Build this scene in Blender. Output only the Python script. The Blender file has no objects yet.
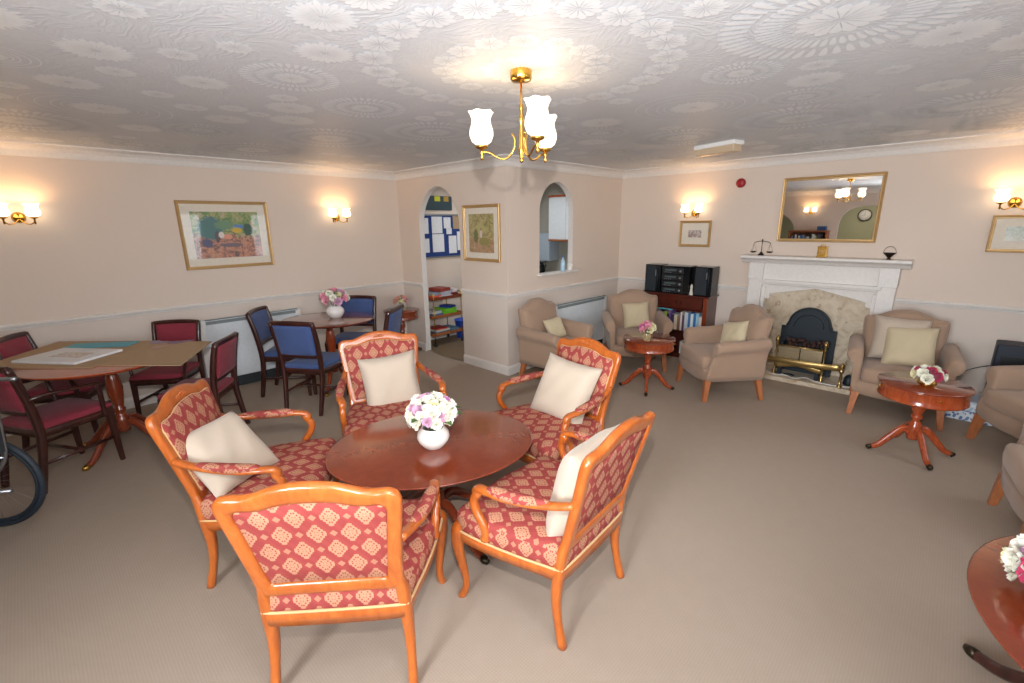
import bpy, bmesh, math, random
from mathutils import Vector, Matrix, Euler
PI = math.pi
sc = bpy.context.scene
COL = sc.collection
rnd = random.Random(7)
sc.view_settings.view_transform = 'Standard'
sc.view_settings.look = 'None'
sc.view_settings.gamma = 1.0
sc.view_settings.use_curve_mapping = False
sc.view_settings.exposure = 0.32

# ------------------------------------------------------------------ room measures (metres)
XL, YA, XB, YR, XR, YB, H = -5.66, 3.617, -3.585, 5.927, 1.5, -2.0, 2.4
CAMP, CROLL, CYAW, CH, CF = 0.2511, -0.01306, 0.77205, 1.7135, 458.745

# ------------------------------------------------------------------ materials
def lin(c):
    return tuple(((v / 255) / 12.92 if v <= 10 else (((v / 255) + .055) / 1.055) ** 2.4) for v in c)
class G:
    """small node graph builder"""
    def __init__(s, name):
        s.m = bpy.data.materials.new(name); s.m.use_nodes = True
        s.t = s.m.node_tree; s.b = s.t.nodes['Principled BSDF']; s.l = s.t.links
    def n(s, k, **kw):
        n = s.t.nodes.new(k)
        for a, v in kw.items(): setattr(n, a, v)
        return n
    def put(s, sock, v):
        if isinstance(v, bpy.types.NodeSocket): s.l.new(v, sock)
        elif v is not None:
            if sock.type == 'RGBA' and len(v) == 3: v = (*v, 1)
            sock.default_value = v
    def M(s, op, a, b=None, c=None):
        n = s.n('ShaderNodeMath', operation=op)
        for i, v in enumerate((a, b, c)):
            if v is not None: s.put(n.inputs[i], v)
        return n.outputs[0]
    def mix(s, f, a, b, bt='MIX'):
        n = s.n('ShaderNodeMix', data_type='RGBA', blend_type=bt)
        s.put(n.inputs[0], f); s.put(n.inputs[6], a); s.put(n.inputs[7], b)
        return n.outputs[2]
    def co(s, kind='Object', scale=(1, 1, 1), rot=(0, 0, 0), loc=(0, 0, 0)):
        tc = s.n('ShaderNodeTexCoord'); mp = s.n('ShaderNodeMapping')
        s.l.new(tc.outputs[kind], mp.inputs[0])
        mp.inputs[1].default_value = loc; mp.inputs[2].default_value = rot; mp.inputs[3].default_value = scale
        return mp.outputs[0]
    def noise(s, vec, scale=5, detail=3, rough=.5, dist=0):
        n = s.n('ShaderNodeTexNoise'); s.l.new(vec, n.inputs['Vector'])
        n.inputs['Scale'].default_value = scale; n.inputs['Detail'].default_value = detail
        n.inputs['Roughness'].default_value = rough; n.inputs['Distortion'].default_value = dist
        return n.outputs['Fac']
    def vor(s, vec, scale=5):
        n = s.n('ShaderNodeTexVoronoi'); s.l.new(vec, n.inputs['Vector']); n.inputs['Scale'].default_value = scale
        return n
    def ramp(s, f, stops):
        n = s.n('ShaderNodeValToRGB'); s.put(n.inputs[0], f); e = n.color_ramp.elements
        while len(e) < len(stops): e.new(.5)
        for x, (p, c) in zip(e, stops): x.position = p; x.color = (*c, 1) if len(c) == 3 else c
        return n.outputs[0]
    def xyz(s, vec):
        n = s.n('ShaderNodeSeparateXYZ'); s.l.new(vec, n.inputs[0]); return n.outputs
    def bump(s, h, strength=.3, dist=.002):
        n = s.n('ShaderNodeBump'); s.put(n.inputs['Height'], h)
        n.inputs['Strength'].default_value = strength; n.inputs['Distance'].default_value = dist
        s.l.new(n.outputs[0], s.b.inputs['Normal']); return n.outputs[0]
    def fin(s, col=None, rough=None, metal=None, spec=None, coat=None, trans=None, emit=None, es=None, alpha=None, sheen=None):
        I = s.b.inputs
        for k, v in (('Base Color', col), ('Roughness', rough), ('Metallic', metal), ('Specular IOR Level', spec), ('Coat Weight', coat),
                     ('Transmission Weight', trans), ('Emission Color', emit), ('Emission Strength', es), ('Alpha', alpha), ('Sheen Weight', sheen)):
            if v is not None: s.put(I[k], v)
        return s.m
MAT = {}
def flat(name, rgb, rough=.6, metal=0, **k):
    if name in MAT: return MAT[name]
    g = G(name); v = g.co(); n = g.noise(v, 35, 3)
    c = lin(rgb)
    col = g.mix(n, tuple(x * .9 for x in c), tuple(min(1, x * 1.08) for x in c))
    MAT[name] = g.fin(col, rough, metal, **k); return MAT[name]
def wood(name, dark, light, rough=.25, coat=.4, scale=(6, 6, 1.2)):
    g = G(name); v = g.co(scale=scale)
    n = g.noise(v, 4, 5, .6, 1.2); n2 = g.noise(v, 25, 3, .6, .4)
    c = g.mix(g.M('MULTIPLY', n2, .35), g.ramp(n, [(.3, lin(dark)), (.7, lin(light))]), tuple(x * .55 for x in lin(dark)))
    g.b.inputs['Coat Roughness'].default_value = .12
    MAT[name] = g.fin(c, rough, coat=coat); return MAT[name]
def fabric(name, rgb, rough=.9, weave=700, var=.12, sheen=.2):
    g = G(name); v = g.co(); n = g.noise(v, 6, 4); w = g.noise(v, weave, 2)
    c = lin(rgb)
    col = g.mix(n, tuple(x * (1 - var) for x in c), tuple(min(1, x * (1 + var)) for x in c))
    g.bump(w, .35, .0012)
    MAT[name] = g.fin(col, rough, sheen=sheen); return MAT[name]
def damask(name, axes, base=(146, 62, 58), base2=(130, 48, 48), gold=(182, 136, 106), cell=(.110, .148)):
    g = G(name); X, Y, Z = g.xyz(g.co()); P = {'x': X, 'y': Y, 'z': Z}
    up = P[axes[1]]
    if axes == 'xy':    # upholstery wraps over the seat edge: use height where the cloth turns vertical
        tn = g.n('ShaderNodeTexCoord'); nz = g.M('ABSOLUTE', g.xyz(tn.outputs['Normal'])[2]); side_ = g.M('LESS_THAN', nz, .5)
        up = g.M('ADD', g.M('MULTIPLY', Y, g.M('SUBTRACT', 1, side_)), g.M('MULTIPLY', g.M('ADD', Z, .02), side_))
    uu = P[axes[0]]
    if axes == 'xy':
        nn = g.xyz(tn.outputs['Normal']); sx = g.M('MULTIPLY', side_, g.M('GREATER_THAN', g.M('ABSOLUTE', nn[0]), g.M('ABSOLUTE', nn[1])))
        uu = g.M('ADD', g.M('MULTIPLY', X, g.M('SUBTRACT', 1, sx)), g.M('MULTIPLY', Y, sx))
    u = g.M('DIVIDE', uu, cell[0]); v = g.M('DIVIDE', up, cell[1])
    fu = g.M('ABSOLUTE', g.M('SUBTRACT', u, g.M('ROUND', u))); fv = g.M('ABSOLUTE', g.M('SUBTRACT', v, g.M('ROUND', v)))
    hu = g.M('SUBTRACT', .5, fu); hv = g.M('SUBTRACT', .5, fv)
    def rad(a, b):
        a = g.M('MULTIPLY', a, cell[0]); b = g.M('MULTIPLY', b, cell[1] * .76)
        r = g.M('SQRT', g.M('ADD', g.M('MULTIPLY', a, a), g.M('MULTIPLY', b, b)))
        th = g.M('ARCTAN2', b, a)
        # four-lobed rosette outline
        lim = g.M('ADD', .0275, g.M('MULTIPLY', g.M('COSINE', g.M('MULTIPLY', th, 4)), .0045))
        lim = g.M('ADD', lim, g.M('MULTIPLY', g.M('SINE', g.M('MULTIPLY', th, 2)), .002))
        body = g.M('LESS_THAN', r, lim)
        # lace holes inside
        s = g.M('SINE', g.M('MULTIPLY', a, 420)); t = g.M('SINE', g.M('MULTIPLY', b, 420))
        hole = g.M('GREATER_THAN', g.M('MULTIPLY', s, t), .42)
        core = g.M('LESS_THAN', r, .006)
        return g.M('MULTIPLY', body, g.M('SUBTRACT', 1, g.M('MULTIPLY', hole, g.M('SUBTRACT', 1, core))))
    def dia(a, b):
        a = g.M('MULTIPLY', a, cell[0]); b = g.M('MULTIPLY', b, cell[1])
        return g.M('LESS_THAN', g.M('ADD', a, g.M('MULTIPLY', b, .95)), .0135)
    m = g.M('MAXIMUM', g.M('MAXIMUM', rad(fu, fv), rad(hu, hv)), g.M('MAXIMUM', g.M('MULTIPLY', dia(hu, fv), .75), g.M('MULTIPLY', dia(fu, hv), .75)))
    stripe = g.M('GREATER_THAN', g.M('SINE', g.M('MULTIPLY', g.M('ADD', u, v), 2 * PI * 2)), -.2)
    nz = g.noise(g.co(), 500, 2)
    red = g.mix(g.M('MULTIPLY', stripe, .35), lin(base), lin(base2))
    red = g.mix(g.M('MULTIPLY', nz, .35), red, tuple(x * 1.1 for x in lin(base)))
    col = g.mix(g.M('MULTIPLY', m, .82), red, lin(gold))
    g.bump(nz, .3, .001)
    MAT[name] = g.fin(col, .8, spec=.25); return MAT[name]
def build_materials():
    wood('cherry', (166, 78, 24), (198, 108, 42), .28, .5)
    wood('mahogany', (122, 50, 27), (136, 60, 33), .14, .8, (3, 3, 3))
    wood('mahogany_orange', (140, 54, 24), (190, 88, 44), .2, .7)
    wood('dark_wood', (44, 20, 17), (78, 36, 28), .3, .35)
    wood('bookcase_wood', (66, 24, 16), (98, 36, 22), .3, .3)
    wood('leg_wood', (166, 98, 58), (198, 124, 78), .4, .2)
    wood('plain_wood', (140, 80, 44), (184, 112, 64), .45, .1)
    damask('damask_back', 'xz'); damask('damask_seat', 'xy')
    fabric('gimp', (196, 160, 110)); fabric('cream_cushion', (188, 172, 154), weave=400, var=.05)
    fabric('butter_cushion', (196, 180, 148), weave=300, var=.08); fabric('taupe', (162, 134, 112), weave=900, var=.07)
    fabric('blue_velvet', (64, 84, 132), var=.2, sheen=.12); fabric('maroon_velvet', (136, 42, 58), var=.2, sheen=.1)
    fabric('mauve_cloth', (120, 70, 140)); fabric('black_cloth', (24, 28, 36))
    flat('brass', (214, 170, 82), .22, 1); flat('gold_frame', (188, 152, 100), .42, .4); flat('dark_brass', (60, 52, 40), .35, .8)
    flat('bronze', (52, 38, 34), .4, .7); flat('black_plastic', (26, 30, 34), .35); flat('black_gloss', (14, 18, 22), .15)
    flat('speaker_cloth', (34, 40, 46), .8); flat('silver', (170, 175, 180), .3, .9); flat('chrome', (200, 200, 205), .15, 1)
    flat('white_paint', (226, 220, 214), .45); flat('white_gloss', (232, 230, 226), .3); flat('heater_white', (222, 228, 232), .4)
    flat('grille', (128, 136, 136), .6); flat('plinth', (38, 46, 50), .6); flat('cardboard', (172, 144, 112), .85)
    flat('black_edge', (30, 26, 26), .6); flat('white_ceramic', (236, 230, 224), .18, coat=.5); flat('iron', (24, 36, 44), .5, .2)
    flat('rubber', (32, 42, 52), .6); flat('paper', (226, 226, 228), .8); flat('mat_board', (226, 216, 200), .8)
    flat('red_plastic', (160, 30, 36), .4); flat('leaf', (74, 104, 50), .6); flat('leaf_dark', (44, 72, 48), .6)
    flat('olive_wall', (160, 154, 120), .9); flat('kitchen_wall', (176, 176, 166), .85)
    # walls: warm magnolia wallpaper with faint vertical ribs
    for nm, rgb in (('wallpaper', (220, 203, 188)), ('wallpaper_low', (216, 202, 190))):
        g = G(nm); v = g.co('Object'); X, Y, Z = g.xyz(v)
        a = g.M('SINE', g.M('MULTIPLY', g.M('ADD', X, Y), 420)); n = g.noise(v, 1.2, 3)
        c = lin(rgb); col = g.mix(n, tuple(x * .97 for x in c), tuple(x * 1.03 for x in c))
        g.bump(g.M('ADD', a, g.noise(v, 150, 2)), .08, .001)
        MAT[nm] = g.fin(col, .72)
    # carpet: fine looped grid
    g = G('carpet'); v = g.co(rot=(0, 0, .78)); X, Y, Z = g.xyz(v)
    a = g.M('MULTIPLY', g.M('SINE', g.M('MULTIPLY', X, 2 * PI / .016)), g.M('SINE', g.M('MULTIPLY', Y, 2 * PI / .016)))
    n = g.noise(v, 220, 3); n2 = g.noise(v, 1.1, 3); n3 = g.noise(v, 12, 3)
    f = g.M('ADD', g.M('MULTIPLY', g.M('ADD', a, 1), .09), g.M('MULTIPLY', n, .45))
    c = g.mix(f, lin((150, 132, 116)), lin((198, 182, 164)))
    c = g.mix(g.M('MULTIPLY', g.M('ADD', n2, n3), .18), c, lin((136, 118, 102)))
    g.bump(g.M('ADD', g.M('MULTIPLY', a, .3), n), .3, .002); MAT['carpet'] = g.fin(c, .95)
    g = G('vinyl'); v = g.co(); MAT['vinyl'] = g.fin(g.mix(g.noise(v, 8, 4), lin((122, 104, 80)), lin((140, 122, 98))), .5)
    # ceiling paper
    g = G('ceiling_paper'); v = g.co(); n = g.noise(v, 60, 3); n2 = g.noise(v, 4, 4, dist=1.5)
    c = g.mix(n2, lin((212, 215, 220)), lin((221, 224, 228)))
    g.bump(g.M('ADD', n, g.M('SINE', g.M('MULTIPLY', n2, 60))), .18, .002); MAT['ceiling_paper'] = g.fin(c, .5)
    g = G('ceiling_motif'); v = g.co(); MAT['ceiling_motif'] = g.fin(g.mix(g.noise(v, 90, 2), lin((234, 237, 240)), lin((243, 245, 247))), .45)
    # glowing opal glass lamp shades
    for nm, es, c in (('lamp_glass', 1.5, (1, .82, .58)), ('sconce_glass', 3.6, (1, .78, .50))):
        g = G(nm); MAT[nm] = g.fin((1, .93, .82), .3, emit=c, es=es)
    g = G('mirror'); MAT['mirror'] = g.fin((.86, .86, .86), .015, 1)
    g = G('clear_glass'); fr = g.n('ShaderNodeFresnel'); tr = g.n('ShaderNodeBsdfTransparent'); gl = g.n('ShaderNodeBsdfGlossy'); mx = g.n('ShaderNodeMixShader')
    gl.inputs['Roughness'].default_value = .03; fr.inputs[0].default_value = 1.5
    geo = g.n('ShaderNodeNewGeometry'); g.l.new(g.M('MULTIPLY', fr.outputs[0], g.M('SUBTRACT', 1, geo.outputs['Backfacing'])), mx.inputs[0]); g.l.new(tr.outputs[0], mx.inputs[1]); g.l.new(gl.outputs[0], mx.inputs[2]); g.l.new(mx.outputs[0], g.t.nodes['Material Output'].inputs[0]); MAT['clear_glass'] = g.m
    g = G('amber_glass'); MAT['amber_glass'] = g.fin((.95, .8, .45), .08, trans=.7)
    # marble surround
    g = G('marble'); v = g.co(); n = g.noise(v, 5, 6, .6, 2.5); n2 = g.noise(v, 14, 3)
    c = g.ramp(n, [(.25, lin((158, 132, 104))), (.42, lin((196, 178, 152))), (.62, lin((212, 198, 176))), (.8, lin((176, 150, 116)))])
    sp = g.M('GREATER_THAN', g.noise(v, 11, 2), .66)
    MAT['marble'] = g.fin(g.mix(g.M('MULTIPLY', sp, .5), c, lin((150, 112, 80))), .3)
    g = G('coal'); v = g.co(); MAT['coal'] = g.fin(g.mix(g.noise(v, 40, 3), lin((26, 20, 20)), lin((78, 46, 38))), .8)
    # pictures
    def art(nm, stops, sc_=9, seed=0, sea=None):
        g = G(nm); v = g.co(scale=(1, 1, 1), loc=(seed, seed * 2, 0)); n = g.noise(v, sc_, 5, .7, 1.5); n2 = g.noise(v, sc_ * 5, 3, .6, 1)
        X, Y, Z = g.xyz(g.co())
        f = g.M('ADD', g.M('MULTIPLY', n, .9), g.M('MULTIPLY', n2, .35))
        f = g.M('SUBTRACT', f, .1)
        c = g.ramp(f, stops[0]); c2 = g.ramp(f, stops[1])
        up = g.M('GREATER_THAN', g.M('ADD', Z, g.M('MULTIPLY', g.M('SUBTRACT', n, .5), .45)), stops[2])
        col = g.mix(up, c2, c)
        for sx, sz, rx, rz, cc in (sea or ()):
            d = g.M('ADD', g.M('POWER', g.M('ABSOLUTE', g.M('DIVIDE', g.M('SUBTRACT', X, sx), rx)), 2), g.M('POWER', g.M('ABSOLUTE', g.M('DIVIDE', g.M('SUBTRACT', Z, sz), rz)), 2))
            d = g.M('ADD', d, g.M('MULTIPLY', g.M('SUBTRACT', n2, .3), 1.8))
            col = g.mix(g.M('LESS_THAN', d, 1.2), col, cc)
        MAT[nm] = g.fin(col, .35, coat=.6)
    L = lin
    art('art_garden', ([(.3, L((44, 84, 70))), (.45, L((98, 136, 84))), (.55, L((150, 160, 92))), (.66, L((196, 168, 150))), (.75, L((90, 140, 120)))],
                       [(.3, L((62, 66, 84))), (.45, L((128, 100, 90))), (.55, L((196, 132, 110))), (.65, L((204, 160, 128))), (.75, L((120, 120, 84)))], -.01), 15, 3, [(-.15, .07, .13, .13, L((70, 120, 118))), (-.02, .10, .10, .05, L((104, 142, 110))), (.12, .085, .07, .022, L((84, 128, 184))), (.20, .05, .05, .07, L((52, 88, 74))), (.09, .045, .055, .03, L((206, 172, 60))), (-.10, -.02, .025, .07, L((92, 78, 84))), (-.06, .0, .03, .035, L((222, 214, 204))), (0, -.02, .045, .03, L((222, 150, 124))), (.02, -.105, .12, .022, L((112, 100, 112))), (-.20, -.08, .05, .05, L((84, 86, 118)))])
    art('art_meadow', ([(.3, L((96, 96, 52))), (.45, L((140, 134, 78))), (.56, L((176, 160, 104))), (.7, L((196, 180, 140)))],
                       [(.3, L((104, 84, 54))), (.45, L((150, 128, 76))), (.56, L((186, 140, 110))), (.7, L((206, 188, 140)))], -.05), 18, 6, [(-.02, .05, .10, .06, L((176, 168, 104))), (.0, .0, .022, .055, L((210, 190, 180))), (.0, .045, .012, .018, L((150, 96, 78))), (.05, -.09, .10, .05, L((140, 132, 70))), (-.09, -.03, .04, .09, L((104, 106, 58)))])
    art('art_print', ([(.3, L((150, 150, 150))), (.5, L((190, 176, 168))), (.7, L((222, 216, 208)))], [(.3, L((120, 90, 92))), (.5, L((160, 130, 120))), (.7, L((216, 206, 196)))], 0), 24, 2)
    art('art_green', ([(.3, L((96, 122, 104))), (.5, L((160, 172, 156))), (.7, L((214, 216, 206)))], [(.3, L((120, 130, 110))), (.5, L((180, 182, 166))), (.7, L((220, 216, 206)))], 0), 20, 5)
build_materials()

# ------------------------------------------------------------------ mesh helpers
class B:
    def __init__(s): s.bm = bmesh.new(); s.mi = 0; s.sm = True
    def face(s, vs):
        try: f = s.bm.faces.new(vs)
        except ValueError: return None
        f.material_index = s.mi; f.smooth = s.sm; return f
    def poly(s, pts): return s.face([s.bm.verts.new(p) for p in pts])
    def box(s, c, d, rot=None, taper=1.0):
        """box centre c, full size d, optional rotation (Euler tuple); taper scales the bottom"""
        R = Euler(rot).to_matrix() if rot else Matrix.Identity(3)
        vs = []
        for z in (-1, 1):
            k = taper if z < 0 else 1
            for x, y in ((-1, -1), (1, -1), (1, 1), (-1, 1)):
                vs.append(s.bm.verts.new(Vector(c) + R @ Vector((x * d[0] / 2 * k, y * d[1] / 2 * k, z * d[2] / 2))))
        sm = s.sm; s.sm = False
        for q in ((3, 2, 1, 0), (4, 5, 6, 7), (0, 1, 5, 4), (1, 2, 6, 5), (2, 3, 7, 6), (3, 0, 4, 7)): s.face([vs[i] for i in q])
        s.sm = sm; return s
    def loft(s, rings, cap=True, close=True):
        R = [[s.bm.verts.new(p) for p in r] for r in rings]
        for a, b in zip(R, R[1:]):
            n = len(a)
            for i in range(n if close else n - 1):
                s.face([a[i], a[(i + 1) % n], b[(i + 1) % n], b[i]])
        if cap and close:
            s.face(R[0][::-1]); s.face(R[-1])
        return s
    def loop(s, rings):
        """closed torus-like loft (rings joined end to start)"""
        R = [[s.bm.verts.new(p) for p in r] for r in rings]; m = len(R)
        for k in range(m):
            a, b = R[k], R[(k + 1) % m]; n = len(a)
            for i in range(n): s.face([a[i], a[(i + 1) % n], b[(i + 1) % n], b[i]])
        return s
    def tube(s, pts, r, n=10, sq=2.0, closed=False, up=None):
        """tube along pts; r number / list / (rx, ry) entries; sq > 2 gives squarer section"""
        P = [Vector(p) for p in pts]; m = len(P)
        rs = r if isinstance(r, (list, tuple)) and len(r) == m and not (m == 2 and isinstance(r, tuple)) else [r] * m
        T = []
        for i in range(m):
            a = P[(i - 1) % m] if closed or i > 0 else P[i]; b = P[(i + 1) % m] if closed or i < m - 1 else P[i]
            T.append((b - a).normalized())
        u = Vector(up) if up else (Vector((0, 0, 1)) if abs(T[0].z) < .9 else Vector((1, 0, 0)))
        rings = []
        for i in range(m):
            u = (u - T[i] * u.dot(T[i])); u = u.normalized() if u.length > 1e-6 else Vector((1, 0, 0)); w = T[i].cross(u)
            rx, ry = rs[i] if isinstance(rs[i], (tuple, list)) else (rs[i], rs[i])
            ring = []
            for k in range(n):
                a = 2 * PI * (k + .5) / n; c, d = math.cos(a), math.sin(a)
                c = math.copysign(abs(c) ** (2 / sq), c); d = math.copysign(abs(d) ** (2 / sq), d)
                ring.append(P[i] + w * (c * rx) + u * (d * ry))
            rings.append(ring)
        return s.loop(rings) if closed else s.loft(rings)
    def lathe(s, prof, c=(0, 0, 0), n=24, sx=1, sy=1, rot=0, wav=None):
        """prof: (radius, z) list about vertical axis at c; sx, sy stretch (ellipse)"""
        rings = []
        for r, z in prof:
            ring = []
            for k in range(n):
                a = 2 * PI * k / n; rr = r; zz = z
                if wav: rr, zz = wav(r, z, a)
                x, y = rr * math.cos(a) * sx, rr * math.sin(a) * sy
                ring.append((c[0] + x * math.cos(rot) - y * math.sin(rot), c[1] + x * math.sin(rot) + y * math.cos(rot), c[2] + zz))
            rings.append(ring)
        return s.loft(rings)
    def slab(s, outline, f, prof, ctr=None):
        """rings of the outline scaled about its centre; prof = (scale, depth) list; f(p, q, d) -> 3D"""
        cx, cy = ctr if ctr else (sum(p[0] for p in outline) / len(outline), sum(p[1] for p in outline) / len(outline))
        rings = [[f(cx + (p - cx) * k, cy + (q - cy) * k, d) for p, q in outline] for k, d in prof]
        return s.loft(rings)
    def sweep(s, O, I, T, sec=None):
        """closed frame: for each i a rounded section between O[i] and I[i] with thickness vector T[i]"""
        sec = sec or ((0, -.25), (.1, -.45), (.3, -.5), (.7, -.5), (.92, -.42), (1, -.2), (1, .2), (.92, .42), (.7, .5), (.3, .5), (.1, .45), (0, .25))
        rings = []
        for o, i, t in zip(O, I, T):
            o, i, t = Vector(o), Vector(i), Vector(t)
            rings.append([o + (i - o) * u + t * v for u, v in sec])
        return s.loop(rings)
    def ball(s, c, r, n=10, m=7, sc=(1, 1, 1)):
        rings = [[(c[0] + r * sc[0] * math.sin(PI * (j + .02) / (m + .04)) * math.cos(2 * PI * k / n), c[1] + r * sc[1] * math.sin(PI * (j + .02) / (m + .04)) * math.sin(2 * PI * k / n),
                   c[2] - r * sc[2] * math.cos(PI * (j + .02) / (m + .04))) for k in range(n)] for j in range(m + 1)]
        return s.loft(rings)
def catmull(P, n, closed=False):
    P = [Vector(p) for p in P]; m = len(P); out = []
    seg = m if closed else m - 1
    for i in range(seg):
        p0 = P[(i - 1) % m] if closed or i > 0 else P[i] * 2 - P[i + 1]
        p1, p2 = P[i], P[(i + 1) % m]
        p3 = P[(i + 2) % m] if closed or i + 2 < m else p2 * 2 - p1
        for k in range(n):
            t = k / n
            out.append(.5 * ((2 * p1) + (p2 - p0) * t + (2 * p0 - 5 * p1 + 4 * p2 - p3) * t * t + (3 * p1 - p0 - 3 * p2 + p3) * t ** 3))
    if not closed: out.append(P[-1])
    return out
def mirror_half(h):
    """half outline from centre to centre (x>=0) -> closed outline"""
    return list(h) + [(-p[0], p[1]) for p in h[-2:0:-1]]
def smooth_half(h, n=4):
    q = catmull([(a, b, 0) for a, b in h], n)
    return mirror_half([(v.x, v.y) for v in q])
def obj(name, b, mats, parent=None, bevel=0, seg=2, sub=0, world=None):
    bmesh.ops.recalc_face_normals(b.bm, faces=b.bm.faces)
    me = bpy.data.meshes.new(name); b.bm.to_mesh(me); b.bm.free()
    for m in (mats if isinstance(mats, (list, tuple)) else [mats]): me.materials.append(MAT[m] if isinstance(m, str) else m)
    o = bpy.data.objects.new(name, me); COL.objects.link(o)
    if parent: o.parent = parent
    if bevel:
        md = o.modifiers.new('Bevel', 'BEVEL'); md.width = bevel; md.segments = seg; md.limit_method = 'ANGLE'; md.angle_limit = .6
        for p in me.polygons: p.use_smooth = True
        try: md.harden_normals = True
        except Exception: pass
    if sub:
        md = o.modifiers.new('Subdivision', 'SUBSURF'); md.levels = sub; md.render_levels = sub
    if world is not None: o.matrix_world = world
    return o
def tag(o, label, cat, group=None):
    o['label'] = label; o['category'] = cat
    if group: o['group'] = group
    return o
def thing(name, label, cat, loc=(0, 0, 0), rz=0, group=None):
    o = bpy.data.objects.new(name, None); COL.objects.link(o); o.empty_display_size = .1
    o.location = loc; o.rotation_euler = (0, 0, rz)
    return tag(o, label, cat, group)
def struct(name, b, mats, bevel=0):
    o = obj(name, b, mats, bevel=bevel); o['kind'] = 'structure'; return o
def copy_tree(o, parent=None):
    c = o.copy(); COL.objects.link(c)
    if parent: c.parent = parent
    for ch in list(o.children): copy_tree(ch, c)
    return c
def dup(o, loc, rz, label, group=None):
    c = copy_tree(o); c.location = loc; c.rotation_euler = (0, 0, rz); c['label'] = label
    if group: c['group'] = group
    return c

# ------------------------------------------------------------------ room shell
def cove_profile(): return [(0, 0), (.012, 0), (.018, .012), (.03, .045), (.055, .072), (.088, .084), (.1, .09), (.1, .1), (0, .1)]
def dado_profile(): return [(0, 0), (.010, .004), (.012, .016), (.022, .024), (.026, .038), (.018, .048), (0, .052)]
def skirt_profile(): return [(0, 0), (.016, 0), (.016, .085), (.010, .102), (0, .108)]
def run(b, p0, p1, nrm, prof, z, ext0=0, ext1=0):
    """extrude profile (out, up) along p0->p1, mitred by ext per unit out"""
    a, c = Vector((*p0, 0)), Vector((*p1, 0)); d = (c - a).normalized(); n = Vector((*nrm, 0))
    r0 = [a + n * o - d * (ext0 * o) + Vector((0, 0, z + u)) for o, u in prof]
    r1 = [c + n * o + d * (ext1 * o) + Vector((0, 0, z + u)) for o, u in prof]
    b.sm = False; b.loft([r0, r1])
def wall(name, p0, p1, nrm, th, holes=(), mats=('wallpaper', 'wallpaper_low', 'white_paint'), top=H, dado=True, z0=0):
    """wall face from p0 to p1 (room side), thickness th behind; holes: (s0, s1, zb, fn) with fn(s) = top of opening"""
    a = Vector((*p0, 0)); L = (Vector((*p1, 0)) - a).length; d = (Vector((*p1, 0)) - a) / L; n = Vector((*nrm, 0))
    b = B(); b.sm = False; ZD = .92 if dado else z0
    def pt(s, z, back=False): return a + d * s + Vector((0, 0, z)) - n * (th if back else 0)
    def panel(s0, s1, za0, za1, zb0, zb1):
        """quad both faces: bottom z at s0/s1 = za, top = zb; split at the dado"""
        if dado and max(za0, za1) < ZD < min(zb0, zb1):
            b.mi = 1; b.poly([pt(s0, za0), pt(s1, za1), pt(s1, ZD), pt(s0, ZD)])
            b.mi = 0; b.poly([pt(s0, ZD), pt(s1, ZD), pt(s1, zb1), pt(s0, zb0)])
        else:
            b.mi = 1 if dado and max(zb0, zb1) <= ZD else 0; b.poly([pt(s0, za0), pt(s1, za1), pt(s1, zb1), pt(s0, zb0)])
        b.mi = 0; b.poly([pt(s0, za0, 1), pt(s0, zb0, 1), pt(s1, zb1, 1), pt(s1, za1, 1)])
    cur = 0
    for s0, s1, zb, fn in sorted(holes):
        if s0 > cur: panel(cur, s0, z0, z0, top, top)
        N = 28; ss = [s0 + (s1 - s0) * (1 - math.cos(PI * i / N)) / 2 for i in range(N + 1)]
        for u, v in zip(ss, ss[1:]):
            panel(u, v, fn(u), fn(v), top, top)
            if zb > z0: panel(u, v, z0, z0, zb, zb)
            b.mi = 2; b.poly([pt(u, fn(u)), pt(u, fn(u), 1), pt(v, fn(v), 1), pt(v, fn(v))])
            if zb > z0: b.poly([pt(u, zb), pt(v, zb), pt(v, zb, 1), pt(u, zb, 1)])
        b.mi = 2
        b.poly([pt(s0, zb), pt(s0, fn(s0)), pt(s0, fn(s0), 1), pt(s0, zb, 1)]); b.poly([pt(s1, zb), pt(s1, zb, 1), pt(s1, fn(s1), 1), pt(s1, fn(s1))])
        cur = s1
    if cur < L: panel(cur, L, z0, z0, top, top)
    b.mi = 0
    for s in (0, L):
        zs = [z0, ZD, top] if dado else [z0, top]
        for k, (za, zb) in enumerate(zip(zs, zs[1:])):
            b.mi = 1 if dado and k == 0 else 0; b.poly([pt(s, za), pt(s, zb), pt(s, zb, 1), pt(s, za, 1)])
    b.mi = 0
    b.poly([pt(0, top), pt(L, top), pt(L, top, 1), pt(0, top, 1)])
    bmesh.ops.remove_doubles(b.bm, verts=b.bm.verts, dist=.0005)
    return struct(name, b, mats)
def arch_fn(s0, s1, spring, rise, p=2.0):
    c, h = (s0 + s1) / 2, (s1 - s0) / 2
    return lambda s: spring + rise * max(0, 1 - abs((s - c) / h) ** p) ** (1 / p)
def box_fn(z): return lambda s: z

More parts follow.
